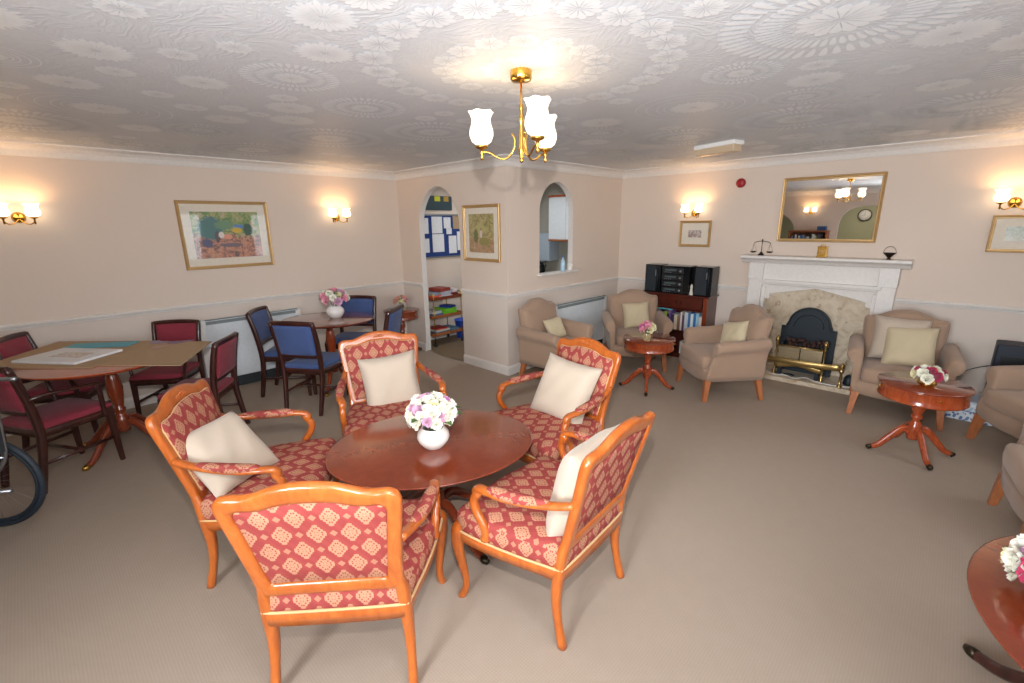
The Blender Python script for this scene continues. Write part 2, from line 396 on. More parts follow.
TH = .075
KY, KXR = 6.35, XB - TH     # kitchen far wall, kitchen side of window wall
wall('wall_left', (XL, YB), (XL, KY), (1, 0), TH, mats=('wallpaper', 'wallpaper_low', 'white_paint'))
A0, A1 = -5.19 - XL, -4.372 - XL
wall('wall_arch', (XL, YA), (XB - TH, YA), (0, -1), TH, [(A0, A1, 0, arch_fn(A0, A1, 1.70, .47, 1.9))])
W0, W1 = 4.165 - YA, 4.81 - YA
wall('wall_hatch', (XB, YA), (XB, YR), (1, 0), TH, [(W0, W1, 1.13, arch_fn(W0, W1, 1.84, .345, 2.0))])
wall('wall_fireplace', (XB - TH, YR), (XR, YR), (0, -1), TH)
VW = [(-.75, .95), (2.15, 2.85), (3.9, 4.7)]
wall('wall_right', (XR, YB), (XR, YR), (-1, 0), TH, [(y0 - YB, y1 - YB, .95, box_fn(2.06)) for y0, y1 in VW])
BA0, BA1 = -2.31 - XL, -.9 - XL
wall('wall_back', (XL, YB), (XR, YB), (0, 1), TH, [(-4.6 - XL, -3.25 - XL, 0, arch_fn(-4.6 - XL, -3.25 - XL, 1.45, .5)), (BA0, BA1, 0, arch_fn(BA0, BA1, 1.4, .62, 3.2)), (-.78 - XL, .26 - XL, .95, box_fn(2.06))])
# kitchen beyond
wall('wall_kitchen', (XL, KY), (KXR + .6, KY), (0, -1), TH, mats=('kitchen_wall',) * 3, dado=False)
# lobby behind the back wall (seen in the mirror)
wall('wall_lobby', (XL, -4.2), (XR, -4.2), (0, 1), TH, mats=('olive_wall',) * 3, dado=False)
b = B(); b.sm = False
b.poly([(XL - .2, YA, 0), (XR + .2, YA, 0), (XR + .2, -4.4, 0), (XL - .2, -4.4, 0)])
b.poly([(XB - TH, YA, 0), (XR + .2, YA, 0), (XR + .2, YR + .2, 0), (XB - TH, YR + .2, 0)])
b.box(((XL + XR) / 2, 1.2, -.06), (XR - XL + .5, 11.4, .1))
struct('floor', b, 'carpet')
b = B(); b.sm = False
n = 20; ed = [(-5.19 + .818 * i / n, YA + .10 - .11 * math.sin(PI * i / n) ** .7) for i in range(n + 1)]
vs = [(XL, YA + .1)] + ed + [(KXR + .6, YA + .1), (KXR + .6, KY), (XL, KY)]
b.poly([(x, y, .004) for x, y in vs])
b.poly([(x, y, -.008) for x, y in vs][::-1])
struct('floor_kitchen', b, 'vinyl')
# ceiling with embossed flower-wheel wallpaper: one mesh, raised motifs in a satin finish
b = B(); b.sm = False
b.box(((XL + XR) / 2, (KY - 4.3) / 2, H + .05), (XR - XL + .5, KY + 4.6, .1))
b.mi = 1
def petal(cx, cy, r0, r1, a, w0, w1, z=H - .0022):
    q = []
    for r, w in ((r0, w0 * .5), (r0 + (r1 - r0) * .35, w0 + (w1 - w0) * .3), (r0 + (r1 - r0) * .8, w1), (r1, w1 * .45)): q.append((r, w))
    pts = [(r, w) for r, w in q] + [(r, -w) for r, w in q[::-1]]
    b.poly([(cx + r * math.cos(a) - w * math.sin(a), cy + r * math.sin(a) + w * math.cos(a), z) for r, w in pts][::-1])
def annulus(cx, cy, r0, r1, n=40, z=H - .0018):
    for k in range(n):
        a, c = 2 * PI * k / n, 2 * PI * (k + 1) / n
        b.poly([(cx + r * math.cos(t) , cy + r * math.sin(t), z) for r, t in ((r0, a), (r1, a), (r1, c), (r0, c))][::-1])
def daisy(cx, cy, R, n=None):
    n = n or max(12, int(R * 200)); o = rnd.random()
    for k in range(n):
        a = o + 2 * PI * k / n; petal(cx, cy, R * .12, R * (.92 + .08 * (k % 2)), a, R * .02, PI * R / n * .80)
def wheel(cx, cy, R):
    n = int(24 + R * 60)
    daisy(cx, cy, R * .36, 16); 
    for k in range(n):
        a = 2 * PI * k / n; petal(cx, cy, R * .46, R * .68, a, PI * R * .5 / n * .6, PI * R * .65 / n * .7); petal(cx, cy, R * .74, R, a + PI / n, PI * R * .74 / n * .5, PI * R / n * .62)
def rings(cx, cy, R):
    for r in (.5, .62, .8, .98): annulus(cx, cy, R * r - .006, R * r)
    daisy(cx, cy, R * .42)
CX, CY = -1.605, 1.731
big = []
daisy(CX, CY, .20, 18)
for k in range(16): daisy(CX + .35 * math.cos(k * PI / 8), CY + .35 * math.sin(k * PI / 8), .066, 10)
for k in range(24): daisy(CX + .65 * math.cos(k * PI / 12), CY + .65 * math.sin(k * PI / 12), .085, 13)
big.append((CX, CY, .75))
def clash(x, y, r): return any(math.hypot(x - a, y - c) < (r + q) * .98 for a, c, q in big)

# the motifs one can make out, then more of the same over the rest of the ceiling
for x, y, R, f in ((-.45, 2.15, .40, wheel), (-2.6, .33, .13, daisy), (-1.69, .84, .12, daisy), (-2.01, .99, .12, daisy), (-2.44, 1.02, .22, wheel), (-2.43, .57, .075, daisy),
                   (-2.19, .71, .07, daisy), (-2.87, .42, .08, daisy), (-3.22, .28, .13, daisy), (-2.80, .74, .12, daisy), (-.91, 2.53, .18, wheel), (-.16, 2.62, .15, daisy),
                   (-.62, 2.66, .08, daisy), (-.75, 1.71, .075, daisy), (-1.35, 3.03, .36, rings), (-2.95, .02, .17, rings), (-.93, 3.0, .16, daisy)):
    if not clash(x, y, R * .8): f(x, y, R); big.append((x, y, R))
for R0, f, tries in ((.42, wheel, 60), (.36, rings, 60), (.22, wheel, 120), (.15, daisy, 220), (.085, daisy, 500)):
    for _ in range(tries):
        x, y = rnd.uniform(XL + .3, XR - .3), rnd.uniform(YB + .3, YR - .3)
        if x < XB + .4 and y > YA - .4: continue
        R = R0 * rnd.uniform(.85, 1.12)
        if clash(x, y, R): continue
        f(x, y, R); big.append((x, y, R))
ceil = struct('ceiling', b, ['ceiling_paper', 'ceiling_motif'])
# coving, dado rails and skirtings
def trims():
    runs = [('left', (XL, YB), (XL, YA), (1, 0), -1, -1), ('arch', (XL, YA), (XB, YA), (0, -1), -1, 1), ('hatch', (XB, YA), (XB, YR), (1, 0), 1, -1),
            ('fireplace', (XB, YR), (XR, YR), (0, -1), -1, -1), ('right', (XR, YR), (XR, YB), (-1, 0), -1, -1), ('back', (XR, YB), (XL, YB), (0, 1), -1, -1)]
    for nm, p, q, nr, e0, e1 in runs:
        b = B(); run(b, p, q, nr, [(o, u) for o, u in cove_profile()], H - .1, e0, e1); struct('trim_ceiling_' + nm, b, 'white_paint')
    def segs(nm):
        if nm == 'arch': return [((XL, YA), (-5.19, YA), -1, 0), ((-4.372, YA), (XB, YA), 0, 1)]
        if nm == 'back': return [((XR, YB), (-.9, YB), -1, 0), ((-2.31, YB), (-3.25, YB), 0, 0), ((-4.6, YB), (XL, YB), 0, -1)]
        if nm == 'fireplace': return [((XB, YR), (-1.80, YR), -1, 0), ((-.43, YR), (XR, YR), 0, -1)]
        return None
    for nm, p, q, nr, e0, e1 in runs:
        S = segs(nm) or [(p, q, e0, e1)]
        b = B(); bs = B()
        for p0, p1, a, c in S:
            if nm != 'right': run(b, p0, p1, nr, dado_profile(), .898, a, c)
            run(bs, p0, p1, nr, skirt_profile(), 0, a, c)
        if nm != 'right': struct('trim_dado_' + nm, b, 'white_paint')
        else: b.bm.free()
        struct('baseboard_' + nm, bs, 'white_paint')
trims()
b = B(); b.box((XL + .008, (YA + TH + KY) / 2, .054), (.016, KY - YA - TH, .108)); struct('baseboard_kitchen', b, 'white_paint')
b = B(); b.box((XB + .02, (W0 + W1) / 2 + YA + .01, 1.122), (.11, W1 - W0 + .10, .022)); struct('trim_hatch_sill', b, 'white_paint', bevel=.004)
# windows of the right wall, out of frame: real panes and daylight
for i, (y0, y1) in enumerate(VW):
    b = B(); zc = (.95 + 2.06) / 2
    for y in (y0 + .03, y1 - .03, (y0 + y1) / 2): b.box((XR + .06, y, zc), (.06, .05, 1.11))
    for z in (.975, 2.035, 1.7): b.box((XR + .06, (y0 + y1) / 2, z), (.06, y1 - y0, .05))
    f = struct('window_%d' % (i + 1), b, 'white_gloss', bevel=.004)
    b = B(); b.box((XR + .06, (y0 + y1) / 2, zc), (.006, y1 - y0 - .05, 1.06)); g = obj('window_pane', b, 'clear_glass', f)

b = B(); zc = (.95 + 2.06) / 2  # added window, out of view, put in to raise light on the far walls
for x in (-.75, -.26, .23): b.box((x, YB - .06, zc), (.05, .06, 1.11))
for z in (.975, 2.035, 1.7): b.box((-.26, YB - .06, z), (1.04, .06, .05))
f = struct('window_4', b, 'white_gloss', bevel=.004); b = B(); b.box((-.26, YB - .06, zc), (1.0, .006, 1.06)); obj('window_pane', b, 'clear_glass', f)

# ------------------------------------------------------------------ louis style armchairs
def side(l, s): return [(p[0] * s, p[1], p[2]) for p in l]
OUT = [(0, .452), (.14, .452), (.220, .450), (.250, .460), (.255, .50), (.258, .56), (.266, .65), (.276, .75), (.285, .83), (.288, .868), (.281, .896), (.262, .911), (.235, .914), (.205, .912), (.165, .919), (.125, .934), (.085, .947), (.04, .954), (0, .956)]
INN = [(0, .512), (.13, .512), (.190, .510), (.200, .522), (.204, .55), (.211, .60), (.218, .67), (.227, .75), (.235, .81), (.237, .835), (.231, .852), (.216, .860), (.195, .860), (.175, .859), (.145, .861), (.115, .869), (.08, .878), (.04, .882), (0, .883)]
def lean(z): return -.25 - .254 * (z - .42)
def shaped_leg(s, pts, rad, n=10):
    P = catmull(side(pts, s), 5); m = len(P); R = []
    for i in range(m):
        t = i / (m - 1) * (len(rad) - 1); k = min(int(t), len(rad) - 2); R.append(rad[k] + (rad[k + 1] - rad[k]) * (t - k))
    return B().tube(P, R, n, 2.7)
SEAT = [(0, .292), (.07, .290), (.14, .279), (.21, .272), (.27, .274), (.318, .266), (.338, .235), (.337, .17), (.325, .06), (.303, -.07), (.278, -.18), (.262, -.245), (.24, -.262), (.12, -.266), (0, -.266)]
def make_fauteuil():
    t = thing('carved_armchair', '', 'armchair')
    O = smooth_half(OUT, 3); I = smooth_half(INN, 3)
    f = lambda x, z, d=0: (x, lean(z) + d, z)
    b = B(); b.sweep([f(*p) for p in O], [f(*p) for p in I], [(0, .036, .009)] * len(O))
    # carved crest: small shell and leaves
    for k in range(-3, 4): b.ball((k * .017, lean(.925) + .019, .925 - abs(k) * .004), .012 - abs(k) * .0012, 8, 5, (.8, .5, 1.3))
    obj('back_frame', b, 'cherry', t)
    b = B(); I2 = [(x * 1.02, .70 + (z - .70) * 1.02) for x, z in I]
    b.slab(I2, lambda x, z, d: f(x, z, d), [(.02, -.006), (.6, -.007), (.97, -.010), (1, 0), (1, .012), (1.055, .0175), (1.06, .022), (1.04, .029), (.95, .036), (.8, .041), (.5, .047), (.02, .049)], (0, .70))
    obj('backrest', b, 'damask_back', t)
    b = B(); b.tube([f(x * 1.062, .70 + (z - .70) * 1.055, .0215) for x, z in I], .0052, 6, closed=True)
    obj('back_piping', b, 'gimp', t)
    S = smooth_half(SEAT, 3)
    b = B(); zz = {}
    b.slab(S, lambda x, y, d: (x, y, d), [(.3, .362), (.97, .364), (1.0, .375), (1.014, .41), (1.006, .445), (.975, .462), (.9, .474), (.7, .484), (.4, .489), (.02, .490)], (0, .0))
    obj('seat', b, 'damask_seat', t)
    b = B(); b.tube([(x * 1.014, y * 1.014, .374) for x, y in S], .0055, 6, closed=True); obj('seat_piping', b, 'gimp', t)
    b = B()
    def low(x, y):
        k = math.cos(min(1, abs(x) / .33) * PI / 2)
        return .322 - .020 * (k if abs(y) > .2 else 0) + .006 * math.cos(8 * x)
    b.loop([[(x * k, y * k, z if z else low(x, y)) for k, z in ((1.0, .374), (1.020, .366), (1.018, .348), (1.0, 0), (.93, 0), (.92, .372))] for x, y in S])
    obj('seat_rail', b, 'cherry', t)
    for s in (-1, 1):
        obj('leg', shaped_leg(s, [(.312, .232, .41), (.330, .256, .365), (.335, .262, .30), (.328, .250, .21), (.319, .232, .11), (.321, .236, .045), (.328, .256, .0)], [.026, .034, .028, .021, .016, .017, .019]), 'cherry', t)
        obj('leg', shaped_leg(s, [(.236, lean(.55) + .002, .55), (.238, lean(.49), .49), (.243, -.252, .43), (.246, -.240, .34), (.250, -.232, .22), (.254, -.246, .11), (.257, -.272, .0)], [.008, .019, .025, .026, .021, .017, .019]), 'cherry', t)
        arm = catmull(side([(.262, lean(.69) + .005, .69), (.283, -.235, .668), (.310, -.13, .650), (.330, -.02, .640), (.337, .06, .640), (.332, .115, .632), (.328, .134, .608), (.329, .120, .590)], s), 5)
        b = B(); m = len(arm); b.tube(arm, [(.019 + .005 * math.sin(PI * i / m), .015) for i in range(m)], 10, 2.4)
        b.ball((s * .328, .122, .614), .027, 10, 7, (.9, 1, 1))
        sup = catmull(side([(.330, .115, .61), (.333, .142, .57), (.333, .135, .52), (.330, .098, .465), (.327, .085, .43), (.325, .088, .39)], s), 5)
        b.tube(sup, [.018, .02] + [.019] * (len(sup) - 4) + [.023, .024], 10, 2.4)
        a = obj('armrest', b, 'cherry', t)
        pad = catmull(side([(.288, -.215, .676), (.306, -.14, .662), (.322, -.06, .654), (.332, .02, .651), (.334, .06, .651)], s), 4); m = len(pad)
        b = B(); b.tube(pad, [(.028 * max(.25, math.sin(PI * (i + .6) / m) ** .4), .022 * max(.3, math.sin(PI * (i + .6) / m) ** .5)) for i in range(m)], 12, 2.3)
        obj('arm_pad', b, 'damask_seat', t)
    return t
def pillow(name, mat, w=.42, h=.42, th=.075, pinch=.07):
    b = B(); n = 16; top = {}; 
    def P(i, j, s):
        u, v = 2 * i / n - 1, 2 * j / n - 1
        x = w / 2 * u * (1 - pinch * (1 - v * v) * abs(u)); z = h / 2 * v * (1 - pinch * (1 - u * u) * abs(v))
        t = th * (max(0, (1 - u ** 4) * (1 - v ** 4))) ** .55 + .004
        wr = .004 * math.sin(9 * u + 5 * v) * (1 - u * u) * (1 - v * v)
        return (x, s * (t + wr), z)
    V = {}
    for s in (-1, 1):
        for i in range(n + 1):
            for j in range(n + 1): V[s, i, j] = b.bm.verts.new(P(i, j, s))
    for s in (-1, 1):
        for i in range(n):
            for j in range(n): b.face([V[s, i, j], V[s, i + 1, j], V[s, i + 1, j + 1], V[s, i, j + 1]])
    edge = [(i, 0) for i in range(n)] + [(n, j) for j in range(n)] + [(i, n) for i in range(n, 0, -1)] + [(0, j) for j in range(n, 0, -1)]
    for (i, j), (k, l) in zip(edge, edge[1:] + edge[:1]): b.face([V[-1, i, j], V[1, i, j], V[1, k, l], V[-1, k, l]])
    bmesh.ops.remove_doubles(b.bm, verts=b.bm.verts, dist=.0001)
    return obj(name, b, mat)
def put_pillow(me, chair, loc, leanx, roll=0, yaw=0, k=1.0):
    """leans on a chair's back: loc in the chair's own axes; y axis of the pillow is its thickness"""
    x, y, t = chair
    M = Matrix.Translation((x, y, 0)) @ Matrix.Rotation(t, 4, 'Z') @ Matrix.Translation(loc) @ Matrix.Rotation(yaw, 4, 'Z') @ Matrix.Rotation(leanx, 4, 'X') @ Matrix.Rotation(roll, 4, 'Y') @ Matrix.Scale(k, 4)
    me.matrix_world = M; return me
FAUT = {'R': (-1.221, 1.473, 1.639), 'F': (-1.62, .704, .84), 'L': (-2.459, .682, -.592), 'B': (-2.672, 1.548, -1.937), 'D': (-1.79, 2.149, 2.97)}
FLAB = {'F': 'red patterned carved armchair with its whole back turned to the viewer',
        'R': 'red patterned carved armchair seen from the side, nearest the open carpet, cushion edge showing',
        'L': 'red patterned carved armchair nearest the cardboard-covered table, holding a cream cushion lying at a slant',
        'B': 'red patterned carved armchair in front of the blue chairs, with an upright beige cushion',
        'D': 'red patterned carved armchair before the brown armchairs, tilted cream cushion on its seat'}
f0 = make_fauteuil(); first = True
for k in 'FRLBD':
    x, y, t = FAUT[k]
    if first: f0.location = (x, y, 0); f0.rotation_euler = (0, 0, t); f0['label'] = FLAB[k]; f0['group'] = 'carved armchairs round the coffee table'; first = False
    else: dup(f0, (x, y, 0), t, FLAB[k])
p0 = pillow('cushion', 'cream_cushion'); tag(p0, 'plain cream square cushion in the armchair beside the cardboard-covered table', 'cushion', 'cream cushions on the carved armchairs')
def another(o, label, mat=None):
    c = o.copy(); COL.objects.link(c); c['label'] = label
    return c
put_pillow(p0, FAUT['L'], (.075, -.175, .625), .80, .0, -.50, .90)
pb = another(p0, 'plain beige square cushion standing upright in the armchair in front of the blue chairs')
put_pillow(pb, FAUT['B'], (-.035, -.185, .612), .30, .06, .0, .97)
pd = another(p0, 'cream square cushion tipped on a corner in the armchair that faces the viewer')
put_pillow(pd, FAUT['D'], (-.01, -.15, .640), .48, -.10, .25)
pr = another(p0, 'pale cushion seen edge-on behind the back of the armchair at the table end')
put_pillow(pr, FAUT['R'], (-.02, -.22, .65), .24, .03, 0)

# ------------------------------------------------------------------ pedestal tables
def table(name, label, cat, c, z, a, bb, th, kind='oval', mat='mahogany', colm=None, legr=.36, legs=4, leg0=.6, capm='dark_brass', group=None, legmat=None):
    t = thing(name, label, cat, (c[0], c[1], 0), 0, group); legmat = legmat or mat
    b = B(); dr = kind == 'drum'
    pr = [(0.0, z - .030), (.90, z - .030), (.93, z - .027), (.955, z - .020), (.965, z - .012), (.985, z - .012), (.998, z - .006), (.998, z - .001), (.985, z), (0.0, z)] if not dr else          [(0.0, z - .016), (.97, z - .016), (.995, z - .012), (1, z - .006), (.99, z), (.0, z)]
    pr = [(max(r, .002), q) for r, q in pr]
    b.lathe(pr, n=64, sx=a, sy=bb, rot=th); obj('tabletop', b, mat, t)
    if dr:
        b = B(); b.lathe([(.002, z - .115), (.94, z - .115), (.965, z - .108), (.945, z - .10), (.945, z - .022), (.965, z - .016), (.002, z - .016)], n=48, sx=a, sy=bb, rot=th)
        o = obj('drum', b, legmat, t)
        for k in range(4):
            an = th + k * PI / 2 + .4; b = B(); b.ball((.965 * a * math.cos(an), .965 * bb * math.sin(an), z - .05), .008); obj('knob', b, 'brass', o)
    else:
        b = B(); b.lathe([(.002, z - .052), (.60, z - .052), (.64, z - .03), (.002, z - .03)], n=48, sx=a, sy=bb, rot=th); obj('apron', b, mat, t)
    s = 1 if z > .65 else .82
    zb = z - (.115 if dr else .05); zl = .20 * s
    H_ = zb - zl
    pr = [(.02, zl - .05), (.035, zl - .045), (.042, zl - .02), (.046, zl + .05), (.034, zl + .09), (.022, zl + .11), (.034, zl + .125), (.036, zl + .14), (.026, zl + .155)]
    pr += [(.040, zl + .155 + (H_ - .155) * .25), (.046, zl + .155 + (H_ - .155) * .45), (.036, zl + .155 + (H_ - .155) * .72), (.025, zl + .155 + (H_ - .155) * .86), (.042, zb - .015), (.05, zb)]
    k = 1.15 if a > .4 else 1.0
    b = B(); b.lathe([(r * k, q) for r, q in pr], n=20); obj('column', b, legmat, t)
    for i in range(legs):
        an = leg0 + 2 * PI * i / legs; d = Vector((math.cos(an), math.sin(an), 0))
        pts = [d * .02 + Vector((0, 0, zl + .01)), d * (legr * .25) + Vector((0, 0, zl + .035)), d * (legr * .5) + Vector((0, 0, zl * .80)), d * (legr * .75) + Vector((0, 0, zl * .32)), d * (legr * .90) + Vector((0, 0, .030)), d * legr + Vector((0, 0, .022))]
        P = catmull(pts, 4); m = len(P)
        b = B(); b.tube(P, [((.021 - .007 * j / m) * k, (.030 - .015 * j / m) * k) for j in range(m)], 10, 2.6, up=(0, 0, 1)); lg = obj('leg', b, legmat, t)
        b = B(); b.tube([P[-4] , P[-2], P[-1] + d * .012], [(.018 * k, .018 * k), (.019 * k, .018 * k), (.010 * k, .012 * k)], 10, 2.4, up=(0, 0, 1)); b.ball(P[-2] - Vector((0, 0, .012)), .011, 8, 6); obj('castor_cap', b, capm, lg)
    return t
CT = (-1.935, 1.352)
table('coffee_table', 'polished mahogany oval coffee table with white vase at the centre of the carved armchairs', 'table', CT, .55, .56, .452, 1.067, leg0=1.55, legr=.42)
NT = (.635, 1.993)
table('coffee_table', 'polished mahogany oval coffee table cut off at the picture edge, dark brass leg tip showing', 'table', NT, .55, .56, .45, 1.60, leg0=2.37, legr=.50, legmat='dark_wood')
table('drum_table', 'small round drum table with pink flowers, in front of the hi-fi cabinet', 'table', (-2.198, 4.297), .555, .262, .262, 0, 'drum', 'mahogany', leg0=-2.66, legr=.27, group='small round drum tables', legmat='mahogany_orange')
table('drum_table', 'small round drum table with red and white flowers, beside the armchair right of the fireplace', 'table', (-.05, 4.33), .56, .268, .268, 0, 'drum', 'mahogany', leg0=-2.64, legr=.27, group='small round drum tables', legmat='mahogany_orange')
table('drum_table', 'small round drum table with peach flowers, standing in the corner beside the archway', 'table', (-5.37, 3.36), .60, .235, .235, 0, 'drum', 'mahogany', leg0=1.2, legr=.24, group='small round drum tables')
table('dining_table', 'round mahogany pedestal dining table with a white vase, between the blue chairs', 'table', (-4.80, 2.10), .75, .49, .42, .6, leg0=.9, legr=.40, capm='brass', legmat='mahogany_orange')
table('dining_table', 'mahogany pedestal dining table half hidden under brown cardboard sheets', 'table', (-4.59, .26), .762, .51, .51, .3, mat='mahogany_orange', leg0=-.85, legr=.37, capm='brass', legmat='mahogany')

# cardboard sheets, book and puzzle box on the maroon chairs' table
def sheet(name, mat, pts, z, t, edge=None):
    b = B(); b.sm = False; b.loft([[(x, y, z) for x, y in pts], [(x, y, z + t) for x, y in pts]]); return obj(name, b, mat)
o = sheet('cardboard_sheet', 'cardboard', [(-3.875, .595), (-4.52, .945), (-4.975, .54), (-4.33, .19)], .7625, .006); tag(o, 'bare brown cardboard sheet on the dining table, carrying only loose puzzle pieces', 'cardboard sheet')
o = sheet('cardboard_sheet', 'cardboard', [(-4.29, .15), (-4.93, .60), (-5.54, .03), (-4.90, -.42)], .7625, .008); tag(o, 'brown cardboard sheet lying under the white puzzle box, its edge meeting the other sheet', 'cardboard sheet')
o = obj('puzzle_box', B().box((0, 0, .009), (.53, .37, .018)), 'paper', bevel=.003)
o.location = (-4.78, .06, .771); o.rotation_euler = (0, 0, .65); tag(o, 'flat white puzzle box with a faint brown drawing on its lid, on the cardboard', 'box')
o2 = obj('lid_print', B().box((.03, 0, .0185), (.26, .13, .001)), 'art_print', o)
o = obj('folder', B().box((0, 0, .004), (.50, .16, .008)), flat('teal', (70, 160, 180), .5), bevel=.003)
o.rotation_euler = (0, 0, .9); tag(o, 'teal plastic folder showing behind the white puzzle box', 'folder')
o.location = (-5.06, .27, .771)
for i, (x, y, r, c) in enumerate(((-4.83, .62, .5, (150, 130, 150)), (-4.70, .74, 1.3, (128, 104, 128)), (-4.62, .60, 2.0, (176, 140, 120)))):
    b = B(); b.sm = False
    n = 18; pts = []
    for k in range(n):
        a = 2 * PI * k / n; rr = .085 * (1 + .28 * math.sin(3 * a + i) + .15 * math.sin(7 * a + 2 * i)); pts.append((rr * math.cos(a), rr * .55 * math.sin(a)))
    b.loft([[(p, q, 0) for p, q in pts], [(p, q, .003) for p, q in pts]])
    o = obj('puzzle_piece_patch', b, flat('patch%d' % i, c, .6)); o.location = (x, y, .7695); o.rotation_euler = (0, 0, r)
    tag(o, ['joined patch of mauve puzzle pieces on the cardboard, nearest the folder', 'joined patch of dark purple puzzle pieces at the back edge of the cardboard', 'joined patch of tan puzzle pieces on the cardboard, towards the viewer'][i], 'puzzle', 'puzzle patches on the cardboard')

# ------------------------------------------------------------------ brown upholstered armchairs
def make_club():
    t = thing('upholstered_armchair', '', 'armchair', group='brown armchairs round the fireplace')
    f = lambda y0: (lambda x, z, d: (x, y0 - .17 * (z - .3) + d, z))
    OB = smooth_half([(0, .22), (.16, .22), (.255, .225), (.268, .28), (.275, .42), (.288, .58), (.300, .70), (.301, .775), (.296, .806), (.276, .820), (.240, .822), (.198, .832), (.150, .856), (.10, .878), (.04, .892), (0, .893)], 3)
    b = B(); b.slab(OB, f(-.215), [(.02, -.045), (.7, -.045), (.93, -.042), (.985, -.03), (1, 0), (.99, .035), (.955, .065), (.88, .083), (.7, .095), (.4, .10), (.02, .102)], (0, .55))
    obj('backrest', b, 'taupe', t)
    b = B(); b.tube([f(-.215)(x * 1.002, .55 + (z - .55) * 1.002, .012) for x, z in OB], .005, 6, closed=True); obj('piping', b, 'taupe', t)
    # base with curved apron
    b = B(); SO = smooth_half([(0, .298), (.12, .300), (.25, .292), (.305, .275), (.318, .22), (.318, 0), (.315, -.2), (.305, -.265), (.25, -.285), (0, -.285)], 3)
    b.loft([[(x * k, y * k, z0 + (.022 * math.cos(min(1, abs(x) / .3) * PI / 2) * (1 if y > .1 else 0) * dn)) for x, y in SO] for k, z0, dn in ((.5, .205, 0), (.95, .20, -1), (1.0, .21, -1), (1.0, .27, 0), (.99, .315, 0), (.9, .32, 0))])
    obj('seat_base', b, 'taupe', t)
    b = B(); SC = smooth_half([(0, .315), (.15, .317), (.235, .308), (.262, .285), (.266, .2), (.262, -.05), (.258, -.17), (0, -.18)], 3)
    b.slab(SC, lambda x, y, d: (x, y, d), [(.05, .312), (.95, .316), (1.0, .33), (1.012, .37), (1.005, .415), (.97, .437), (.85, .447), (.5, .458), (.02, .46)], (0, .05)); obj('seat_cushion', b, 'taupe', t)
    for s in (-1, 1):
        # arm: upright panel with rolled top, swept from back to front
        rings = []
        sec = [(.272, .21), (.318, .21), (.330, .26), (.334, .36), (.340, .46), (.352, .500), (.378, .515), (.394, .545), (.392, .580), (.372, .606), (.340, .614), (.306, .608), (.282, .588), (.272, .555), (.270, .48), (.268, .35)]
        ys = [(-.285, .90, 0), (-.27, 1.0, 0), (-.1, 1.0, .0), (.06, 1, -.006), (.16, 1, -.012), (.205, .985, -.016), (.225, .93, -.02), (.232, .80, -.022), (.234, .4, -.022)]
        for y, k, dz in ys:
            rings.append([(s * (.325 + (x - .325) * k), y + (.045 * (1 - min(1, max(0, (.52 - z) / .32))) * 0 + (.05 * min(1, max(0, (.52 - z) / .30)) if y > .1 else 0)), (.42 + (z - .42) * (.5 + .5 * k)) + dz * (z > .4) + (.02 if y < -.2 else 0) * (z > .5)) for x, z in sec])
        b = B(); b.loft(rings); obj('arm', b, 'taupe', t)
        for fy, sx_, sy_ in ((.262, .012, .025), (-.245, .015, -.045)):
            b = B(); x0, y0 = s * .285, fy
            b.loft([[(x0 + s * ox + dx * w, y0 + oy + dy * w, z) for dx, dy in ((-1, -1), (1, -1), (1, 1), (-1, 1))] for z, w, ox, oy in ((.0, .017, sx_ + .012, sy_ * .9), (.003, .019, sx_ + .012, sy_ * .9), (.215, .028, 0, 0))])
            for fc in b.bm.faces: fc.smooth = False
            obj('leg', b, 'leg_wood', t, bevel=.004)
    return t
CLUB = {'C': (-1.628, 4.738, 2.406), 'B': (-2.722, 4.958, 3.83), 'D': (-.246, 5.243, 3.265), 'A': (-3.10, 3.914, -1.50), 'E': (.69, 4.88, 2.20), 'G': (.70, 3.565, 1.70)}
LC = {'A': 'brown upholstered armchair against the hatch wall, its side to the viewer, beside the white heater',
      'B': 'brown upholstered armchair in the corner in front of the hi-fi bookcase',
      'C': 'brown upholstered armchair turned away beside the fireplace, overlapping the hi-fi cabinet',
      'D': 'brown upholstered armchair right of the fireplace holding two cushions',
      'E': 'brown upholstered armchair in front of the dark rounded box by the wall',
      'G': 'brown upholstered armchair showing only one arm and orange leg, nearest the cut-off coffee table'}
c0 = make_club(); fst = True
for k in 'DCBAEG':
    x, y, t = CLUB[k]
    if fst: c0.location = (x, y, 0); c0.rotation_euler = (0, 0, t); c0['label'] = LC[k]; fst = False
    else: dup(c0, (x, y, 0), t, LC[k])
q0 = pillow('cushion', 'butter_cushion', .34, .34, .065); tag(q0, 'pale yellow cushion, front one of the pair on the armchair beside the fireplace', 'cushion', 'cushions on the brown armchairs')
put_pillow(q0, CLUB['D'], (-.035, .02, .620), .42, .06, -.1, 1.08)
q1 = another(q0, 'larger beige cushion behind the yellow one on the armchair beside the fireplace'); q1.data = q1.data.copy(); q1.data.materials[0] = MAT['cream_cushion']
put_pillow(q1, CLUB['D'], (.035, -.085, .655), .25, -.04, .05, 1.18)
put_pillow(another(q0, 'small cream cushion on the armchair in front of the hi-fi cabinet'), CLUB['B'], (-.01, -.065, .610), .30, .08, 0, .95)
put_pillow(another(q0, 'small cream cushion lying aslant on the armchair beside the fireplace'), CLUB['C'], (-.05, -.095, .60), .38, .25, .25, .86)
put_pillow(another(q0, 'small cream cushion on the armchair beside the white heater'), CLUB['A'], (-.02, -.05, .575), .45, .12, -.3, .72)

